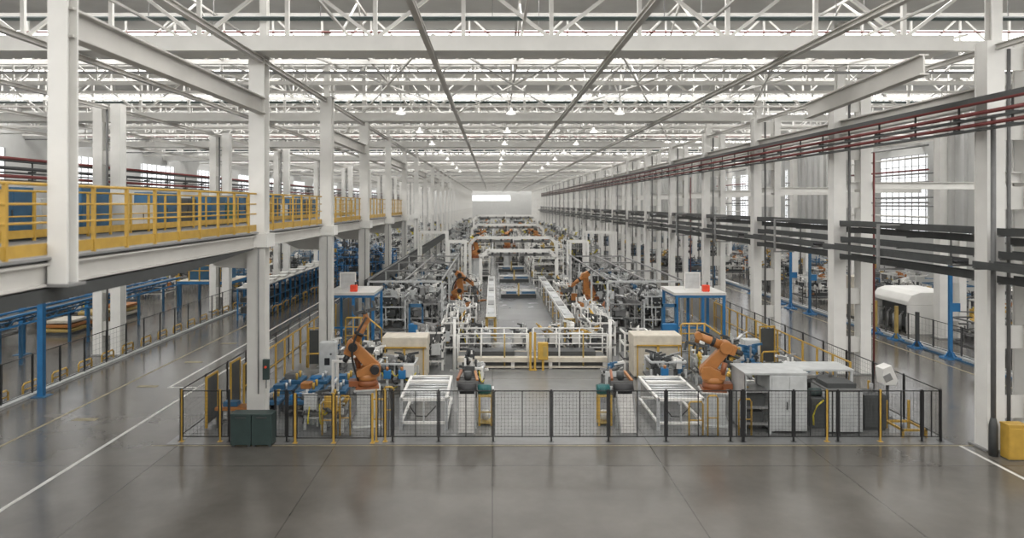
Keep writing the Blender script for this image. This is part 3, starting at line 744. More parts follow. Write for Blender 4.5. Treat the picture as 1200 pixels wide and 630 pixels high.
# light grey electrical cabinets at the right
t = thing('switch_cabinet', 'big light grey switch cabinet with double doors behind the front wire fence', 'cabinet', (X(904, 27.3), 27.3, 0))
wC = (946-904)*27.3/F; wO = (904-873)*27.3/F
MB().box(0, wC, 0, 1.6, .12, 2.4).build('body', M['lightgrey'], t, .015)
for i in range(2):
    d_ = MB().box(.02+i*wC/2, wC/2*(i+1)-.02, -.03, 0, .2, 2.32).build('door', M['lightgrey'], t, .01)
    MB().box(wC/2*(i+1)-.12 if i == 0 else wC/2+.08, wC/2*(i+1)-.08 if i == 0 else wC/2+.12, -.06, -.03, 1.0, 1.3).build('handle', M['dark'], d_)
s = MB()
for sx in (-wO, -.06):
    for sy in (0, 1.5): s.box(sx, sx+.06, sy, sy+.06, 0, 2.4)
s.box(-wO, 0, 0, 1.56, 2.36, 2.4).box(-wO, -wO+.02, 0, 1.56, .1, 2.4)
s.build('open_frame', M['lightgrey'], t)
for z in (.35, 1.0, 1.65): MB().box(-wO+.06, -.06, .05, 1.5, z, z+.04).build('shelf', M['grey'], t)
MB().box(-wO+.15, -.15, .3, 1.2, 1.05, 1.5).box(-wO+.2, -.2, .3, 1.0, .4, .8).build('switchgear', M['dark'], t)
MB().box(-wO-.03, wC+.03, -.04, 1.66, 2.4, 2.46).build('roof', M['lightgrey'], t)
for sx in (.1, wC-.1):
    for sy in (.15, 1.45): MB().box(sx-.06, sx+.06, sy-.06, sy+.06, 0, .12).build('foot', M['dark'], t)
t = thing('canopy_table', 'light grey canopy on posts behind the lower ribbed cabinet', 'canopy', (X(933, 29), 28.98, 0))
MB().box(0, 2.45, 0, 1.5, 2.1, 2.18).build('roof', M['lightgrey'], t)
for sx in (.08, 2.37):
    for sy in (.08, 1.42): MB().box(sx-.05, sx+.05, sy-.05, sy+.05, 0, 2.1).build('leg', M['lightgrey'], t)
MB().box(.3, 2.1, .5, 1.1, .6, 1.5).build('machine_bed', M['dark'], t)
for j in range(4): MB().box(.3+j*.5, .5+j*.5, .2, .45, .9, 1.7).build('module', M['midgrey' if j % 2 else 'white'], t)
MB().box(.15, 2.3, .15, 1.3, .5, .6).build('shelf', M['grey'], t)

t = thing('ribbed_cabinet', 'lower light grey ribbed cabinet with dark top behind the fence', 'cabinet', (X(971, 27.3), 27.3, 0))
wR = 40*27.3/F
s = MB().box(0, wR, 0, 1.5, .1, 1.7)
for j in range(9): s.box(.04+j*(wR-.1)/8.5, .1+j*(wR-.1)/8.5, -.03, 0, .2, 1.6)
s.build('body', M['lightgrey'], t)
MB().box(-.02, wR+.02, -.02, 1.52, 1.7, 1.76).build('top', M['midgrey'], t)
MB().box(.1, wR-.1, .3, 1.3, 1.76, 1.95).build('cooling_unit', M['dark'], t)
for sx in (.1, wR-.1): MB().box(sx-.06, sx+.06, .05, .2, 0, .1).build('foot', M['dark'], t)
t = thing('compressor', 'dark compressor machine between the two light grey cabinets', 'machine', (X(957, 27.9), 28, 0))
MB().box(-.36, .36, -.45, .5, .15, 1.35).build('body', M['dark'], t, .03)
MB().tube((-.3, 0, 1.5), (.3, 0, 1.5), .16, n=14).build('tank', M['green'], t)
MB().box(-.4, .4, -.5, .55, 0, .15).build('skid', M['midgrey'], t)
MB().path([(-.3,-.48,.3),(-.35,-.55,.7),(-.2,-.55,1.1),(.1,-.5,1.3)], .035).build('hose', M['hose'], t)
for i, (x, h, m) in enumerate(((X(1018, 28.2), 1.45, 'dark'), (X(1030, 31), 1.2, 'dark'))):
    t = cabinet('machine_cabinet', ('dark machine cabinet beside the ribbed cabinet', 'lower dark machine cabinet by the yellow railing behind the ribbed cabinet')[i], 'cabinet', ((x, 15.55)[i], (28.2, 31.6)[i], 0), .9, 1.0, h, m, 1)
    MB().tube((.1, 0, h), (.1, 0, h+.35), .08, n=10).build('vent_stack', M['grey'], t)
for i, (x, y) in enumerate(((16.65, 27.5), (16.8, 30.6))):
    t = thing('pallet_stand', 'low yellow pallet stand inside the fence corner, %s the front fence' % ('close to' if i == 0 else 'farther from'), 'stand', (x, y, 0), .1*i, 'yellow pallet stands')
    MB().box(-.5, .5, -.6, -.52, .25, .33).box(-.5, .5, .52, .6, .25, .33).box(-.5, -.42, -.6, .6, .25, .33).box(.42, .5, -.6, .6, .25, .33).build('frame', M['yellow'], t)
    for sx in (-.46, .46):
        for sy in (-.56, .56): MB().box(sx-.04, sx+.04, sy-.04, sy+.04, 0, 1.15 if sy > 0 else .25).build('leg', M['yellow'], t)
t = thing('operator_panel', 'white tilted operator panel on a pole by the fence corner near the laced columns', 'panel', (16.95, 29.3, 0))
MB().tube((0,0,.04), (0,0,1.5), .06, n=10).build('pole', M['dark'], t)
MB().box(-.25, .25, -.25, .25, 0, .04).build('base_plate', M['dark'], t)
hd = MB().prism([(-.28,1.5),(.22,1.5),(.3,1.7),(.02,2.35),(-.36,2.2)], -.3, .3).build('console_body', M['white'], t, .03)
MB().bar((-.3,-.31,1.75), (.0,-.31,1.9), .02, .3).build('screen', M['grey'], hd)

# white slatted tables
def slat_table(label, x0, x1, y0, y1, h):
    t = thing('roller_table', label, 'table', (x0, y0, 0), 0, 'white slatted roller tables'); w = x1-x0; d = y1-y0; b = .115
    for sx in (0, w):
        for sy in (0, d): MB().box(sx-b/2, sx+b/2, sy-b/2, sy+b/2, 0, h).build('leg', M['alu'], t)
    MB().box(w/2-.03, w/2+.03, -.03, .03, .3, h).build('leg', M['alu'], t)
    s = MB()
    for sy in (0, d): s.box(0, w, sy-b/2, sy+b/2, h-b, h).box(0, w, sy-b/2, sy+b/2, .25, .33)
    for sx in (0, w): s.box(sx-b/2, sx+b/2, 0, d, h-b, h).box(sx-b/2, sx+b/2, 0, d, .25, .33)
    s.build('frame', M['white'], t)
    for j in range(9):
        y = d*(j+.7)/9.5
        MB().tube((.05, y, h-.05), (w-.05, y, h-.05), .045, n=8).build('roller', M['alu'], t)
    MB().box(.05, w-.05, d*.62, d*.66, h, h+.1).build('stop_bar', M['white'], t)
    MB().box(.05, w-.05, d*.22, d*.38, h-.02, h+.01).build('sheet_metal', M['lightgrey'], t)
    MB().path([(.3, .3, .9), (.6, .2, .5), (1.0, .3, .45), (1.4, .25, .9)], .025).build('cable', M['cable'], t)
    return t
slat_table('white slatted roller table behind the fence by the raised orange robot', -3.72, -1.88, 27.85, 31.5, 1.3)
slat_table('white slatted roller table behind the fence by the reaching orange robot', 6.75, 8.6, 27.8, 31.4, 1.3)
# inclined conveyors
def incline(label, x, m):
    t = thing('inclined_conveyor', label, 'conveyor', (x, 27.3, 0), 0, 'grey inclined conveyors')
    w = .62
    s = MB().prism([(0,.06),(.1,.06),(.85,1.25),(.85,1.37)], -w/2, w/2, 'yz'); s.build('belt', M['plategrey'], t)
    s = MB()
    for sx in (-1, 1): s.prism([(-.05,.02),(.15,.02),(1.0,1.25),(1.0,1.5),(.85,1.5)], sx*(w/2+.02)-.025, sx*(w/2+.02)+.025, 'yz')
    s.build('side_plate', M['grey'], t)
    s = MB()
    for j in range(12):
        u = (j+.5)/12; s.box(-w/2, w/2, .02+.82*u, .06+.82*u, .12+1.24*u, .135+1.24*u)
    s.build('cleats', M['plategrey'], t)
    for sx in (-1, 1):
        for yy in (.7, 2.2): MB().box(sx*.36-.04, sx*.36+.04, yy-.04, yy+.04, 0, 1.1 if yy > 2 else .8).build('leg', M['lightgrey'], t)
    MB().tube((-.38, 1.12, 1.5), (.38, 1.12, 1.5), .24, n=20).build('roller', M['black'], t)
    s = MB().box(-.4, .4, 1.3, 2.6, 1.1, 1.5)
    for yy in (1.45, 1.8, 2.15): s.box(-.46, .46, yy, yy+.06, 1.5, 1.75)
    s.build('drive_housing', M['midgrey'], t)
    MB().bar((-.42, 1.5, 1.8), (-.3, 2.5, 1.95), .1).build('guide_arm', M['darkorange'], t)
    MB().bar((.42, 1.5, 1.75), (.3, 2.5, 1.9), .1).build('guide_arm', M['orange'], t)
    MB().tube((0, 1.9, 1.7), (0, 1.9, 2.05), .16, n=14).build('motor', M['dark'], t)
    return t
incline('grey inclined conveyor with black roller beside the teal motor on a yellow stand', X(546.5, 27.5), 0)
incline('grey inclined conveyor with black roller between wire fence and the beige cabinet by laced columns', X(736, 27.5), 0)
for i, (px, lab) in enumerate(((569, 'beside the inclined conveyor towards the walkway'), (708, 'beside the inclined conveyor towards the laced columns'))):
    x = X(px, 28.6); sg = 1 if i == 0 else -1
    t = thing('pump_stand', 'teal pump motor on a yellow stand %s' % lab, 'pump', (x, 28.6, 0))
    for sx in (-.25, .25):
        for sy in (-.25, .25): MB().box(sx-.035, sx+.035, sy-.035, sy+.035, 0, 1.2).build('leg', M['yellow'], t)
    MB().box(-.3, .3, -.3, .3, 1.2, 1.26).box(-.3, .3, -.3, .3, .1, .14).box(-.29, .29, -.29, -.23, .55, .6).build('shelf', M['paleyellow'], t)
    s = MB().tube((-.32, 0, 1.46), (.22, 0, 1.46), .19, n=18)
    for j in range(6): s.tube((-.25+j*.07, 0, 1.46), (-.23+j*.07, 0, 1.46), .215, n=18)
    s.box(-.2, .1, -.1, .1, 1.26, 1.35); s.build('motor', M['teal'], t)
    MB().tube((.22, 0, 1.46), (.36, 0, 1.46), .12, n=14).build('pump_head', M['chrome'], t)
    MB().tube((0, .05, .2), (0, .05, .55), .14, n=12).build('bucket', M['offwhite'], t)
# beige cabinets with clamping fixtures before them
def beige(label, x0, x1, y, h):
    t = thing('beige_enclosure', label, 'enclosure', (x0, y, 0), 0, 'beige machine enclosures'); w = x1-x0
    MB().box(0, w, 0, 1.3, .1, h-.3).build('body', M['beige'], t, .04)
    MB().box(-.03, w+.03, -.06, 1.33, h-.62, h).build('hood', M['beige'], t, .05)
    MB().box(.05, w-.05, .05, 1.2, 0, .1).build('plinth', M['dark'], t)
    s = MB().box(.12, w-.05, -.2, -.14, h-.55, h-.48).box(.14, .2, -.2, -.14, .1, h-.5).box(w-.2, w-.14, -.2, -.14, .1, h-.5).box(w/2-.06, w/2+.06, -.2, -.14, .4, h-.5)
    s.build('guard_frame', M['yellow'], t)
    return t
beige('beige enclosure with yellow guard frame beside the raised orange robot', -5.75, -3.42, 35.7, 2.25)
beige('beige enclosure with yellow guard frame beside the reaching orange robot', 7.45, 9.95, 36.0, 2.3)
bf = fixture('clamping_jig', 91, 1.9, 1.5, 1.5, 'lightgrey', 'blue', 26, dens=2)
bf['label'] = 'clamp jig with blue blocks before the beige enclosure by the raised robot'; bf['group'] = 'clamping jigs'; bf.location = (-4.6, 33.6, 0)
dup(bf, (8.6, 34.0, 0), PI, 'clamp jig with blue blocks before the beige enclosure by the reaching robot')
for i, (x, y, lab) in enumerate(((-5.0, 32.5, 'blue block on the jig by the raised robot, nearer the robot'), (-4.3, 32.5, 'blue block on the jig by the raised robot, nearer the conveyor'), (8.3, 32.9, 'blue block on the jig by the reaching robot'))):
    t = thing('valve_block', lab, 'valve block', (x, y, .0), 0, 'blue valve blocks')
    MB().box(-.17, .17, -.12, .12, .9, 1.3).build('body', M['brightblue'], t, .02); MB().tube((0, -.05, 1.3), (0, -.05, 1.45), .07).build('cap', M['orange'], t)
    MB().box(-.06, .06, -.06, .06, 0, .9).build('post', M['lightgrey'], t)
# portal frame in front of the raised robot
def portal(name, label, x0, x1, y, h, m, b=.1, d=.8, group=None):
    t = thing(name, label, 'frame', (x0, y, 0), 0, group); w = x1-x0
    for sx in (0, w):
        for sy in (0, d): MB().box(sx-b/2, sx+b/2, sy-b/2, sy+b/2, 0, h).build('leg', M[m], t)
    for sy in (0, d): MB().box(-b/2, w+b/2, sy-b/2, sy+b/2, h, h+b).build('cross_bar', M[m], t)
    MB().box(-b/2, b/2, 0, d, h*.55, h*.55+b).box(w-b/2, w+b/2, 0, d, h*.55, h*.55+b).build('side_bar', M[m], t)
    return t
portal('portal_stand', 'white square-tube support frame between control cabinet and raised orange robot', -7.05, -5.55, 30.2, 2.2, 'white', .1, .9)
# blue pallets with parts
k = 0
for i in range(3):
    for j in range(3):
        t = thing('blue_pallet', 'blue pallet fixture behind the front column, %s row from the fence, %s across' % (ORD[j], ORD[i]), 'pallet', (-9.7+i*1.25, 29.9+j*1.7, 0), 0, 'blue pallet fixtures')
        MB().box(-.52, .52, -.55, .55, .55, .72).build('tray', M['blue'], t, .02)
        for sx in (-.42, .42):
            for sy in (-.45, .45): MB().box(sx-.05, sx+.05, sy-.05, sy+.05, 0, .55).build('leg', M['grey'], t)
        m = ('midgrey', 'brightblue', 'blue', 'orange')[(i+2*j) % 4]
        MB().box(-.35, .1, -.3, .2, .72, .72+.1+.08*((i+j) % 3)).build('blank', M[m], t, .02)
        MB().box(-.45, .45, -.48, .48, .25, .31).build('lower_shelf', M['midgrey'], t)
        MB().box(-.3+.2*(i % 2), .1, -.3, .3, .31, .5).build('stored_part', M[('dark', 'beige', 'grey')[(i+j) % 3]], t, .02)
        MB().bar((-.4, .35, .72), (.3, .4, .95), .07).build('clamp_arm', M[('lightgrey', 'brightblue')[j % 2]], t)
        for yy in (-.3, .25): MB().tube((.25, yy, .72), (.25, yy, 1.02), .06).build('locating_pin', M['chrome' if (i+j) % 2 else 'yellow'], t)
# yellow stands around the robots' feet
k = 0
for cx, lab in ((-5.3, 'raised robot'), (9.3, 'reaching robot')):
    for i, (dx, dy, w, h) in enumerate(((-1.2, -1.15, .55, 1.35), (-.55, -1.2, .4, 1.6), (.75, -1.15, .5, 1.45), (1.05, -.3, .4, 1.7))):
        t = thing('guard_hoop', 'yellow tube guard hoop at the foot of the %s, %s across' % (lab, ORD[i]), 'guard', (cx+dx, 28.3+dy, 0), 0, 'yellow guard hoops')
        MB().path([(-w/2,0,0),(-w/2,0,h-.1),(-w/2+.06,0,h),(w/2-.06,0,h),(w/2,0,h-.1),(w/2,0,0)], .035, 8).build('hoop', M['yellow'], t)
        MB().tube((-w/2, 0, h*.45), (w/2, 0, h*.45), .025).build('cross_tube', M['yellow'], t)
        MB().box(-w/2-.1, w/2+.1, -.1, .1, 0, .02).build('base_plate', M['dark'], t)
for i, x in enumerate((-7.9, -6.7, -3.0+8.0*0-.9+.0)):
    pass
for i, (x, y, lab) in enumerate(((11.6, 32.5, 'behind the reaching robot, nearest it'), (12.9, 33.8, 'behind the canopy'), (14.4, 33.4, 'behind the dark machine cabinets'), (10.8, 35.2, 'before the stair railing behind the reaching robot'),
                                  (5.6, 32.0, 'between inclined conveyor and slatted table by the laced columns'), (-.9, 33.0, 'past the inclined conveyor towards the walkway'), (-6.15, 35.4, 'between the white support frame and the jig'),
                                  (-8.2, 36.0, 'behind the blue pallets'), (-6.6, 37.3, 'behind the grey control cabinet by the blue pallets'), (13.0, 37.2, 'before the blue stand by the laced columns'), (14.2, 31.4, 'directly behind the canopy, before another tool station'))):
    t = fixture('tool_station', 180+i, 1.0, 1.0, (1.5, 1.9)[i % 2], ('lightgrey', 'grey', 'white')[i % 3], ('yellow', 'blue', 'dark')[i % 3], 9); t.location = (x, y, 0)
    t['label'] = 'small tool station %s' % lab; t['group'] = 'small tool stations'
t = thing('tool_bench', 'low bench with orange top inside the fence corner by the green bins', 'bench', (-10.6, 28.3, 0))
MB().box(-.8, .8, -.3, .3, .72, .86).build('top', M['orange'], t, .02)
for sx in (-.7, .7):
    for sy in (-.22, .22): MB().box(sx-.04, sx+.04, sy-.04, sy+.04, 0, .72).build('leg', M['dark'], t)
MB().box(-.7, .7, -.22, .22, .2, .25).build('shelf', M['midgrey'], t); MB().box(-.5, .1, -.2, .2, .86, 1.05).build('tool_tray', M['blue'], t, .02)
for i, (y, lab) in enumerate(((28.6, 'nearer'), (31.2, 'farther'))):
    t = thing('guard_screen', '%s dark guard screen in a yellow frame along the aisle fence behind the green bins' % lab, 'screen', (-11.75, y, 0), PI/2)
    MB().box(-.5, .5, -.015, .015, .15, 2.0).build('sheet', M['dark'], t)
    for sx in (-.55, .55): MB().box(sx-.04, sx+.04, -.04, .04, 0, 2.1).build('post', M['yellow'], t)
    MB().box(-.55, .55, -.03, .03, 2.02, 2.1).build('top_rail', M['yellow'], t)
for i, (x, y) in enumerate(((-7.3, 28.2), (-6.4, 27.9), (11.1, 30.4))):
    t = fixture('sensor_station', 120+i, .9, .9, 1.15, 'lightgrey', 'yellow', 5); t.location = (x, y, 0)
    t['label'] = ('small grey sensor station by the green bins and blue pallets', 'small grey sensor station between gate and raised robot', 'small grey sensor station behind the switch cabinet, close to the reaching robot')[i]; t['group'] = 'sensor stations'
# yellow handrail loops behind
for x, y, lab in ((10.5, 38, 'behind the reaching orange robot'), (-8.6, 40, 'behind the raised orange robot')):
    t = thing('stair_railing', 'yellow stair railing %s' % lab, 'railing', (x, y, 0))
    pts = [(0,0,0),(0,0,2.45),(.08,0,2.55),(1.3,0,2.55),(2.1,-.3,2.0),(2.15,-.3,1.9),(2.15,-.3,0)]
    MB().path(pts, .05, 8).build('handrail', M['yellow'], t)
    MB().tube((0,0,1.5), (1.3,0,1.5), .035).tube((0,0,2.0), (1.3,0,2.0), .035).build('mid_rail', M['yellow'], t)
    for xx in (.45, .9, 1.3): MB().tube((xx,0,0), (xx,0,2.5), .04).build('post', M['yellow'], t)
    MB().box(0, 1.3, .1, 1.0, .95, 1.0).build('step_deck', M['midgrey'], t)

# ------------------------------------------------------------------ central skid with railings
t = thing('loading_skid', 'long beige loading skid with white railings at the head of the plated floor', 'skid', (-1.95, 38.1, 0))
Wd = 8.38
MB().box(0, Wd, 0, .22, .06, .14).box(0, Wd, 0, .5, .38, .62).box(0, Wd, 1.7, 1.9, .5, .62).build('base_beam', M['beige'], t)
MB().box(.05, Wd-.05, .5, 1.7, .5, .6).build('platform_plate', M['midgrey'], t)
MB().box(.1, Wd-.1, .25, 1.8, .06, .4).build('gap_shade', M['dark'], t)  # dark block fills the gap below the skid in place of shade
for sx in (.15, 3.1, 5.2, Wd-.15): MB().box(sx-.1, sx+.1, .05, .2, 0, .38).build('foot', M['offwhite'], t)
for seg in ((0, 3.95), (4.35, Wd)):
    a, b_ = seg
    for yy in (.1, 1.8):
        MB().tube((a, yy, 1.95), (b_, yy, 1.95), .04).build('handrail', M['white'], t)
        MB().tube((a, yy, 1.4), (b_, yy, 1.4), .03).build('mid_rail', M['white'], t)
    n = 4
    for j in range(n):
        x = a+(b_-a)*j/(n-1)
        for yy in (.1, 1.8): MB().tube((x, yy, .1), (x, yy, 1.95), .045).build('post', M['paleyellow' if (j == 2 and yy < 1) else 'white'], t)
for a in (.5, 5.1): MB().box(a, a+2.7, .6, 1.6, .6, .85).build('machine_bed', M['dark'], t)
t = thing('safety_gate', 'bright yellow gate posts in the middle of the white skid railing', 'gate', (2.22, 37.85, 0))
MB().box(-.17, -.05, -.06, .06, 0, 2.1).build('post', M['yellow'], t); MB().box(.08, .2, -.06, .06, 0, 2.1).build('post', M['yellow'], t)
MB().box(-.2, .24, -.12, .12, 0, .05).build('base_plate', M['yellow'], t)
t = thing('control_console', 'bright yellow control console behind the white skid railing', 'console', (2.8, 37.8, 0))
MB().box(-.06, .06, -.06, .06, 0, .6).build('post', M['yellow'], t)
MB().box(-.28, .28, -.14, .14, .6, 1.55).build('body', M['yellow'], t, .03)
MB().box(.0, .2, -.17, -.14, .8, 1.35).build('screen', M['paleyellow'], t)
for i, px in enumerate((532.5, 715)):
    y = 37.6; x = X(px, y)
    t = thing('post_stand', 'thick white post beside the beige skid towards the %s' % ('walkway' if i == 0 else 'laced columns'), 'post', (x, y, 0))
    MB().tube((0,0,.05), (0,0,2.9), .09, n=14).build('pole', M['white'], t); MB().box(-.25, .25, -.25, .25, 0, .05).build('base_plate', M['grey'], t)
    MB().lathe([(.11,0),(.11,.08),(0,.1)], (0,0,2.9), 14).build('cap', M['lightgrey'], t)
# white racks by the skid
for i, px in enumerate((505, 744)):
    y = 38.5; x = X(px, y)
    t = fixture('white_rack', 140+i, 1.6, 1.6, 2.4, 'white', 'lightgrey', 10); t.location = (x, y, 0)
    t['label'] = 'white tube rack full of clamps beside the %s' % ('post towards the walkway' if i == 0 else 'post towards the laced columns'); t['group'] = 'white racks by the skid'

# twin white conveyors along the plated floor
def belt_conveyor(label, x, y0, y1, z, flip):
    t = thing('belt_conveyor', label, 'conveyor', (x, y0, 0), 0, 'white belt conveyors'); L = y1-y0; w = .55
    MB().box(-w/2, w/2, 0, L, z-.12, z-.02).build('bed', M['lightgrey'], t)
    MB().box(-w/2-.05, -w/2, 0, L, z-.2, z+.03).box(w/2, w/2+.05, 0, L, z-.2, z+.03).build('side_rail', M['white'], t)
    n = 9
    for j in range(n):
        yy = .3+(L-.6)*j/(n-1)
        MB().box(-w/2, -w/2+.08, yy-.04, yy+.04, 0, z-.12).box(w/2-.08, w/2, yy-.04, yy+.04, 0, z-.12).box(-w/2, w/2, yy-.03, yy+.03, .3, .38).build('leg', M['yellow' if j % 3 == 0 else 'white'], t)
    for j in range(6):
        yy = L*(j+.6)/6.3
        MB().box(-w/2+.05, w/2-.05, yy-1.0, yy+1.0, z-.02, z+.06).build('carrier_plate', M['grey' if j % 2 else 'alu'], t)
    MB().box(-w/2-.1, w/2+.1, -.06, .06, z-.1, z).box(-w/2-.1, -w/2, -.06, .06, 0, z).box(w/2, w/2+.1, -.06, .06, 0, z).build('end_frame', M['paleyellow'], t)
    s = MB()
    for j in range(10): s.tube((w/2+.1 if flip else -w/2-.1, 1+L*j/10.5, z-.3), (w/2+.1 if flip else -w/2-.1, 1.5+L*j/10.5, z-.3), .05)
    s.build('air_line', M['dark'], t)
belt_conveyor('white belt conveyor along the plated floor towards the walkway', -.1, 46, 72, 1.6, False)
belt_conveyor('white belt conveyor along the plated floor towards the laced columns', 5.15, 45.5, 72, 1.6, True)
for i, y in enumerate((66.5, 80, 92)):
    t = thing('barrier_bar', 'low white lift barrier across the plated floor, %s from the camera' % ORD[i], 'barrier', (2.55, y, 0))
    MB().box(-1.85, 1.85, -.1, .1, .75, .9).build('bar', M['white'], t)
    MB().box(-1.8, 1.8, -.05, .3, .05, .42).build('machine_bed', M['dark'], t)
    for sx in (-1.8, 1.8): MB().box(sx-.08, sx+.08, -.1, .1, 0, 1.1).build('post', M['lightgrey'], t)
    MB().box(-.08, .08, -.2, -.1, .3, 1.5).build('indicator_post', M['paleyellow'], t)
    MB().box(-1.2, -.2, -.16, -.06, .5, .7).box(.3, 1.6, -.16, -.06, .5, .7).build('drive_cover', M['blue'], t)
# chamfered white portals
def big_portal(label, x0, x1, y, h, m='white', b=.32):
    t = thing('gantry_portal', label, 'gantry', ((x0+x1)/2, y, 0), 0, 'white gantry portals'); w = (x1-x0)/2; ch = .75
    for sx in (-1, 1): MB().box(sx*w-b/2, sx*w+b/2, -b/2, b/2, 0, h-ch).build('leg', M[m], t)
    for sx in (-1, 1): MB().bar((sx*w, 0, h-ch-.1), (sx*(w-ch), 0, h-.12), b, b).build('corner_brace', M[m], t)
    MB().box(-w+ch-.1, w-ch+.1, -b/2, b/2, h-b, h).build('cross_beam', M[m], t)
    MB().box(-w+ch, w-ch, .2, .5, h-.7, h-.45).build('inner_beam', M['grey'], t)
    s = MB()
    for j in range(7): s.box(-w+ch+.3+j*(2*w-2*ch-.6)/6.5, -w+ch+.5+j*(2*w-2*ch-.6)/6.5, -.3, .2, h-.55-.15*(j % 2), h-.3)
    s.build('hoist_unit', M['dark'], t)
    MB().bar((0, -.2, h-.8), (0, -.2, h+.5), .08).build('center_post', M['white'], t)
    for sx in (-1, 1): MB().box(sx*w-.3, sx*w+.3, -.3, .3, 0, .05).build('base_plate', M['grey'], t)
big_portal('large white chamfered portal spanning the plated floor, closest of the portals', -1.15, 6.35, 67.5, 4.75)
big_portal('second white portal over the plated floor, just beyond the closest one', -2.5, 7.2, 76.5, 5.6)
big_portal('third white portal far along the line', -3.0, 7.5, 100.7, 6.3)
big_portal('fourth white portal at the far end of the line', -3.5, 8.5, 128.3, 7.2)
# orange-topped mid frames beside the portals
for i, (x0, x1, y, h) in enumerate(((-4.6, -2.8, 70, 5.2), (8.0, 9.8, 70, 5.2), (-8.0, -5.0, 74, 6.0), (10.2, 13.4, 74, 6.0))):
    portal('portal_stand', ('tall white frame beside the first portal towards the walkway', 'tall white frame beside the first portal towards the laced columns', 'tall white frame farther out towards the walkway', 'tall white frame farther out towards the laced columns')[i], x0, x1, y, h, 'white', .2, 2.5, 'tall white frames')

# grey roof rails above the grey fixtures
for sx, lab in ((-1, 'walkway'), (1, 'laced columns')):
    t = thing('overhead_gantry', 'light grey overhead frame above the fixtures towards the %s' % lab, 'frame', (2.2, 46.2, 0))
    for j in range(4):
        yy = j*7.5
        for xx in (5.6, 10.6): MB().box(sx*xx-.07, sx*xx+.07, yy-.07, yy+.07, 0, 3.9).build('post', M['lightgrey'], t)
        MB().box(min(sx*5.6, sx*10.6), max(sx*5.6, sx*10.6), yy-.06, yy+.06, 3.9, 4.02).build('cross_bar', M['grey' if j else 'lightgrey'], t)
    for xx in (5.6, 8.1, 10.6): MB().box(sx*xx-.05, sx*xx+.05, 0, 22.6, 4.02, 4.12).build('rail', M['grey'], t)

# ------------------------------------------------------------------ blue mezzanine stands
def blue_stand(label, x0, x1, y, h, lab2):
    t = thing('blue_stand', label, 'stand', (x0, y, 0), 0, 'blue steel stands'); w = x1-x0; d = 3.2; b = .16
    for sx in (0, w*.55, w):
        for sy in (0, d): MB().box(sx-b/2, sx+b/2, sy-b/2, sy+b/2, 0, h).build('leg', M['brightblue'], t)
    for sy in (0, d): MB().box(-b/2, w+b/2, sy-b/2, sy+b/2, h, h+b).build('beam', M['brightblue'], t)
    for sx in (0, w): MB().box(sx-b/2, sx+b/2, 0, d, h, h+b).build('beam', M['brightblue'], t)
    MB().box(-.2, w+.1, -.15, d+.1, h+b, h+b+.16).build('deck', M['offwhite'], t)
    MB().box(0, w*.55, -.04, .04, h*.45, h*.45+.1).build('brace', M['brightblue'], t)
    return t
blue_stand('blue steel stand with white deck beside the walkway columns', -10.0, -7.35, 42.0, 3.45, '')
blue_stand('blue steel stand with white deck beside the laced columns', 11.35, 14.25, 42.0, 3.45, '')
for i, (x, sgn) in enumerate(((-9.6, 1), (12.2, 1))):
    t = thing('screen_board', 'white framed board standing on the blue stand towards the %s' % ('walkway' if i == 0 else 'laced columns'), 'board', (x, 43.2, 3.77))
    MB().box(0, .9, 0, .05, .1, 1.05).build('sheet', M['lightgrey'], t)
    MB().box(-.06, 0, -.02, .07, 0, 1.12).box(.9, .96, -.02, .07, 0, 1.12).box(0, .9, -.02, .07, 1.05, 1.12).build('board_frame', M['white'], t)
    t = thing('warning_beacon', 'bright red box on the blue stand towards the %s' % ('walkway' if i == 0 else 'laced columns'), 'box', (x+(1.0, 1.05)[i], 42.4, 3.77))
    MB().box(-.22, .22, -.16, .16, 0, .42).build('body', M['brightred'], t, .05); MB().tube((.1,0,.42), (.1,0,.6), .05).build('cap', M['dark'], t)
for i, (px, y) in enumerate(((490, 43.0), (778, 43.0))):
    x = X(px, y)
    t = thing('blue_cabinet', 'small blue cabinet on legs among the grey fixtures towards the %s' % ('walkway' if i == 0 else 'laced columns'), 'cabinet', (x, y-1.2, 0))
    MB().box(-.45, .45, -.2, .2, .8, 1.9).build('body', M['brightblue'], t, .03)
    for sx in (-.4, .4): MB().box(sx-.05, sx+.05, -.05, .05, 0, 3.1).build('leg', M['blue'], t)
    MB().box(-.45, .45, -.05, .05, 2.9, 3.1).build('cross_bar', M['blue'], t)

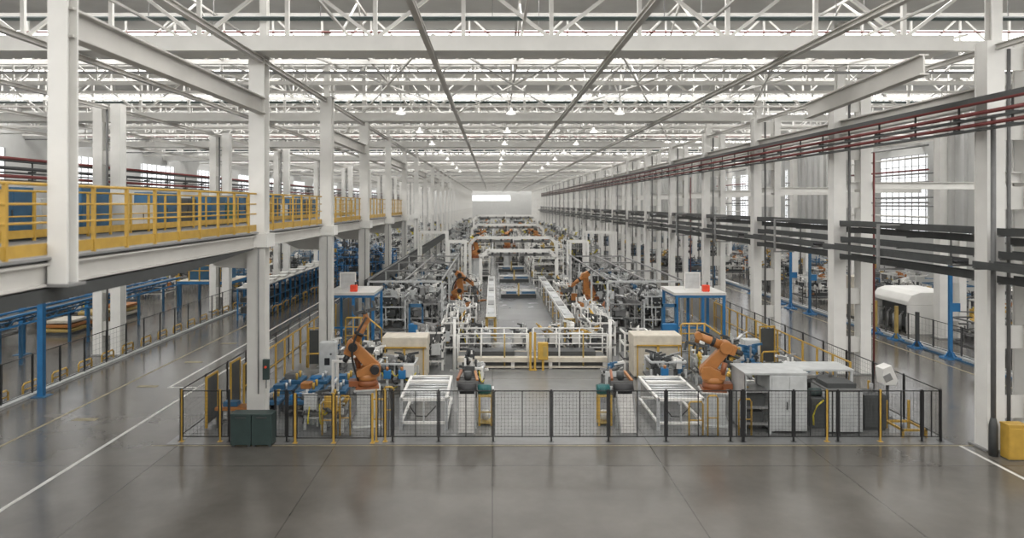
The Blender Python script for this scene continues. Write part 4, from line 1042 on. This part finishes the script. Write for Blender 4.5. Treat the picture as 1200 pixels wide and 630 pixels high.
# ------------------------------------------------------------------ left aisle: blue racks, posts, conveyor
bp = None
for i in range(9):
    t = thing('blue_workbench', 'blue framed workbench with pale top beside the aisle, %s in its row from the camera' % ORD[i], 'workbench', (-19.4, 54+i*3.05, 0), 0, 'blue workbenches') if bp is None else None
    if t:
        b = .1
        for sx in (-.75, .75):
            for sy in (0, 1.4, 2.8): MB().box(sx-b/2, sx+b/2, sy-b/2, sy+b/2, 0, 2.5).build('leg', M['brightblue'], t)
        s = MB()
        for z in (.5, 1.4, 2.5):
            for sx in (-.75, .75): s.box(sx-.04, sx+.04, 0, 2.8, z-.08, z)
            for sy in (0, 2.8): s.box(-.75, .75, sy-.04, sy+.04, z-.08, z)
        s.build('frame', M['blue'], t)
        MB().box(-.85, .85, -.05, 2.9, 2.5, 2.58).build('top', M['plategrey'], t)
        MB().box(-.5, .3, .4, 1.2, 2.58, 2.85).box(-.2, .6, 1.6, 2.5, 2.58, 2.75).build('tray_of_parts', M['offwhite'], t)
        MB().box(-.6, .6, .2, 2.6, 1.4, 1.75).box(-.6, .4, .3, 2.0, .5, 1.0).build('stored_parts', M['dark'], t)
        MB().path([(.95,.3,0),(.95,.3,.5),(.95,1.0,.62),(.95,1.7,.5),(.95,1.7,0)], .05, 8).build('crash_hoop', M['yellow'], t)
        bp = t
    else: dup(bp, (-19.4, 54+i*3.05, 0), 0, 'blue framed workbench with pale top beside the aisle, %s in its row from the camera' % ORD[i])
    bp = bp
t = thing('railed_platform', 'blue work platform with yellow railings beyond the aisle kerb', 'platform', (-25.5, 60.6, 0))
for sx in (-2.2, 2.2):
    for sy in (0, 4): MB().box(sx-.1, sx+.1, sy-.1, sy+.1, 0, 2.2).build('leg', M['blue'], t)
MB().box(-2.4, 2.4, -.2, 4.2, 2.1, 2.35).build('deck', M['brightblue'], t)
MB().box(-2.4, 2.4, -.2, 4.2, 2.35, 2.4).build('deck_cover', M['beige'], t)
for z in (3.3, 3.75, 4.2): MB().tube((-2.3, -.1, z), (2.3, -.1, z), .05).build('rail', M['yellow'], t)
for j in range(6): MB().box(-2.3+j*.92-.05, -2.3+j*.92+.05, -.15, -.05, 2.35, 4.2).build('post', M['yellow'], t)
MB().box(-1.8, 1.6, .8, 3.0, 2.4, 3.9).build('machine_block', M['blue'], t)
for i, (x, y, h) in enumerate(((-21.6, 32.7, 7.3), (-28.8, 41.8, 7.3), (-29.9, 50.4, 7.3), (-28.75, 50.4, 7.3))):
    t = thing('blue_post', ('tall blue post standing on the aisle kerb', 'tall blue post behind the kerb with white sign', 'first of a pair of blue posts farther in', 'second of a pair of blue posts farther in')[i], 'post', (x, y, 0), 0, 'tall blue posts beyond the kerb')
    MB().box(-.13, .13, -.13, .13, .03, h).build('shaft', M['brightblue'], t); MB().box(-.35, .35, -.35, .35, 0, .03).build('base_plate', M['blue'], t)
    if i == 1: MB().box(.3, 1.2, -.18, -.14, 4.1, 5.3).build('sign_plate', M['offwhite'], t)
    MB().box(-.8, 0, -.06, .06, h-.5, h-.35).build('bracket', M['blue'], t)
t = thing('blue_conveyor', 'long blue lattice conveyor between the posts beyond the kerb', 'conveyor', (-27.6, 26, 2.3))
s = MB()
for z in (0, .55):
    for xx in (-.6, .6): s.box(xx-.06, xx+.06, 0, 33, z-.05, z+.05)
s.build('side_rail', M['brightblue'], t)
for xx in (-.6, .6):
    s = MB()
    for j in range(16): s.bar((xx, j*2, 0), (xx, j*2+1, .55), .05).bar((xx, j*2+1, .55), (xx, j*2+2, 0), .05)
    s.build('lattice', M['blue'], t)
for j in range(6):
    MB().box(-.7, -.55, j*6.5, j*6.5+.15, -2.3, 0).box(.55, .7, j*6.5, j*6.5+.15, -2.3, 0).build('leg', M['blue'], t)
MB().box(-.5, .5, 0, 33, .4, .46).build('belt', M['dark'], t)
for i in range(3):
    t = thing('parts_pallet', 'stack of orange parts on a pallet behind the blue conveyor, %s from the camera' % ORD[i], 'pallet', (-30.6, 49+i*3.6, 0), 0, 'orange parts pallets')
    MB().box(-1.1, 1.1, -1.2, 1.2, 0, .18).build('skid', M['dark'], t)
    for z in range(3): MB().box(-1.0+.1*z, 1.0-.05*z, -1.1+.08*z, 1.1, .18+z*.3, .4+z*.3).build('part_layer', M[('paleyellow', 'orange', 'beige')[(z+i) % 3]], t, .04)

# ------------------------------------------------------------------ right aisle: posts with blue feet, white hood machine, yellow box
for i, (x, y, h, m, nm) in enumerate(((27.3, 40.7, 5.6, 'brightblue', 'tall blue'), (27.2, 43.7, 2.3, 'dark', 'dark'), (27.4, 46.3, 2.3, 'paleyellow', 'dull yellow'), (27.4, 48.8, 2.3, 'paleyellow', 'slim yellow'),
                                       (26.6, 57.2, 5.6, 'blue', 'tall dark blue'), (26.3, 60.2, 5.4, 'brightblue', 'second tall blue'), (26.5, 63, 2.4, 'dark', 'short dark'), (26.7, 70, 5.6, 'brightblue', 'farthest tall blue'))):
    t = thing('barrier_post', '%s barrier post on blue foot, %s along the far aisle' % (nm, ORD[i]), 'post', (x, y, 0), 0, 'posts along the far aisle')
    MB().box(-.09, .09, -.09, .09, .1, h).build('shaft', M[m], t)
    s = MB().box(-.42, .42, -.42, .42, 0, .08)
    for a in range(4):
        ca, sa = math.cos(a*PI/2), math.sin(a*PI/2); s.bar((.36*ca, .36*sa, .08), (.08*ca, .08*sa, .45), .06)
    s.build('foot', M['brightblue'], t)
    if h > 4: MB().box(.1, .55, -.08, .08, h*.5, h*.5+.5).build('junction_box', M['brightblue'], t)
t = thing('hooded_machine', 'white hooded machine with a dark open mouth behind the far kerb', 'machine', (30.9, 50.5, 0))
pr = [(-1.5,0),(-1.5,2.3),(-1.2,2.75),(-.6,2.95),(1.9,2.95),(1.9,0)]
MB().prism([(-1.5,2.0),(-1.5,2.3),(-1.2,2.75),(-.6,2.95),(1.9,2.95),(1.9,2.0)], -2.2, 2.2).build('hood', M['white'], t, .05)
MB().box(-1.5, 1.9, 2.05, 2.2, 0, 2.0).build('end_panel', M['white'], t)
MB().box(-1.5, 1.9, -2.2, -2.05, 0, 2.0).build('end_panel', M['white'], t)
MB().box(-.9, 1.8, -2.0, 2.0, .3, 1.9).build('mouth_shade', M['dark'], t)  # solid dark block stands in for the shaded inside of the hood
s = MB()
for j in range(5): s.tube((-1.2, -1.6+j*.8, .1), (-1.2, -1.6+j*.8, 1.1), .1).bar((-1.2, -1.6+j*.8, 1.1), (-.7, -1.4+j*.8, 1.5), .1)
s.build('tooling', M['grey'], t)
t = cabinet('tall_cabinet', 'tall off-white cabinet beside the hooded machine', 'cabinet', (30.0, 56.2, 0), 1.5, 1.4, 3.3, 'beige', 2, PI/2)
t = thing('yellow_box', 'yellow floor box beside the foot of the nearest laced column', 'box', (18.87, 24.7, 0))
MB().box(-.34, .34, -.22, .22, .03, 1.22).build('body', M['yellow'], t, .015)
MB().box(-.355, .355, -.235, .235, 1.22, 1.28).build('lid', M['yellow'], t, .01)
MB().box(-.32, .32, -.24, -.22, .12, 1.15).build('door', M['yellow'], t, .006)
MB().box(-.33, .33, -.2, .2, 0, .03).build('base', M['dark'], t)
t = thing('drain_pipe', 'dark downpipe with bulging foot beside the nearest laced column', 'pipe', (18.33, 24.98, 0))
MB().tube((0,0,1.2), (0,0,12.4), .085, n=12).build('riser', M['midgrey'], t)
MB().lathe([(.0,0),(.15,0),(.15,1.1),(.1,1.35),(.085,1.4)], n=14).build('sleeve', M['dark'], t)
# wall services seen through the right hand openings
for i, (z, m) in enumerate(((9.0, 'grey'), (9.9, 'grey'), (10.9, 'red'), (11.4, 'red'), (12.4, 'grey'))):
    tag(MB().tube((44.8, 30, z), (44.8, 250, z), .1, n=8).build('service_pipe', M[m]), '%s service pipe along the window wall, %s up from the lowest' % ('red' if m == 'red' else 'grey', ORD[i]), 'pipe', 'pipes along the window wall')

k = 0
for y0 in (46.9, 46.9+3*BAY):
    for z, m in ((8.3, 'offwhite'), (9.3, 'grey'), (10.4, 'red'), (10.75, 'grey'), (11.6, 'red'), (12.5, 'offwhite'), (13.3, 'grey')):
        tag(MB().tube((30.2, y0+.4, z), (30.2, y0+BAY-.4, z), .07, n=8).build('wall_pipe', M[m]), '%s pipe crossing the %s open bay between outer columns, %s up from the lowest' % ({'offwhite': 'pale'}.get(m, m), 'nearer' if y0 < 50 else 'farther', ORD[(8.3, 9.3, 10.4, 10.75, 11.6, 12.5, 13.3).index(z)]), 'pipe', 'pipes in the open bays')

for i in range(16):
    t = thing('kerb_hoop', 'low yellow guard hoop behind the aisle kerb fence, %s from the camera' % ORD[i], 'guard', (-22.42, 31+2.2*i, 0), PI/2, 'yellow hoops behind the kerb')
    MB().path([(-.6,0,0),(-.6,0,.5),(-.5,0,.6),(.5,0,.6),(.6,0,.5),(.6,0,0)], .05, 8).build('hoop', M['yellow'], t)
    MB().tube((-.6,0,.3), (.6,0,.3), .035).build('cross_tube', M['yellow'], t)
for i in range(6):
    t = thing('kerb_hoop', 'low yellow guard hoop before the blue workbenches, %s from the camera' % ORD[i], 'guard', (-18.2, 54.5+4*i, 0), PI/2, 'yellow hoops at the workbenches')
    MB().path([(-.6,0,0),(-.6,0,.5),(-.5,0,.6),(.5,0,.6),(.6,0,.5),(.6,0,0)], .05, 8).build('hoop', M['yellow'], t)
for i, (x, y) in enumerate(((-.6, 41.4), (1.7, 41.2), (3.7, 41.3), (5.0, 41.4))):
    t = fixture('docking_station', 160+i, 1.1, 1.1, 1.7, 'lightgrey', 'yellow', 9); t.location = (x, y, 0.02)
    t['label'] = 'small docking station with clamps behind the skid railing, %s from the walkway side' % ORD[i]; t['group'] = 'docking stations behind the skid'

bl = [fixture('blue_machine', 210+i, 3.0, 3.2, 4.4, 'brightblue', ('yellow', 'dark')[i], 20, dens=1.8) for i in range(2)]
for i, (x, y) in enumerate(((-12.6, 78), (-16.2, 79), (-19.6, 84), (-12.4, 72.5), (-24.0, 99), (-20.5, 92))):
    place_set(bl, used, [(i % 2, x, y, 0)], lambda q: 'tall blue framed machine closing the aisle under the walkway, %s of six' % ORD[i], 'tall blue machines')

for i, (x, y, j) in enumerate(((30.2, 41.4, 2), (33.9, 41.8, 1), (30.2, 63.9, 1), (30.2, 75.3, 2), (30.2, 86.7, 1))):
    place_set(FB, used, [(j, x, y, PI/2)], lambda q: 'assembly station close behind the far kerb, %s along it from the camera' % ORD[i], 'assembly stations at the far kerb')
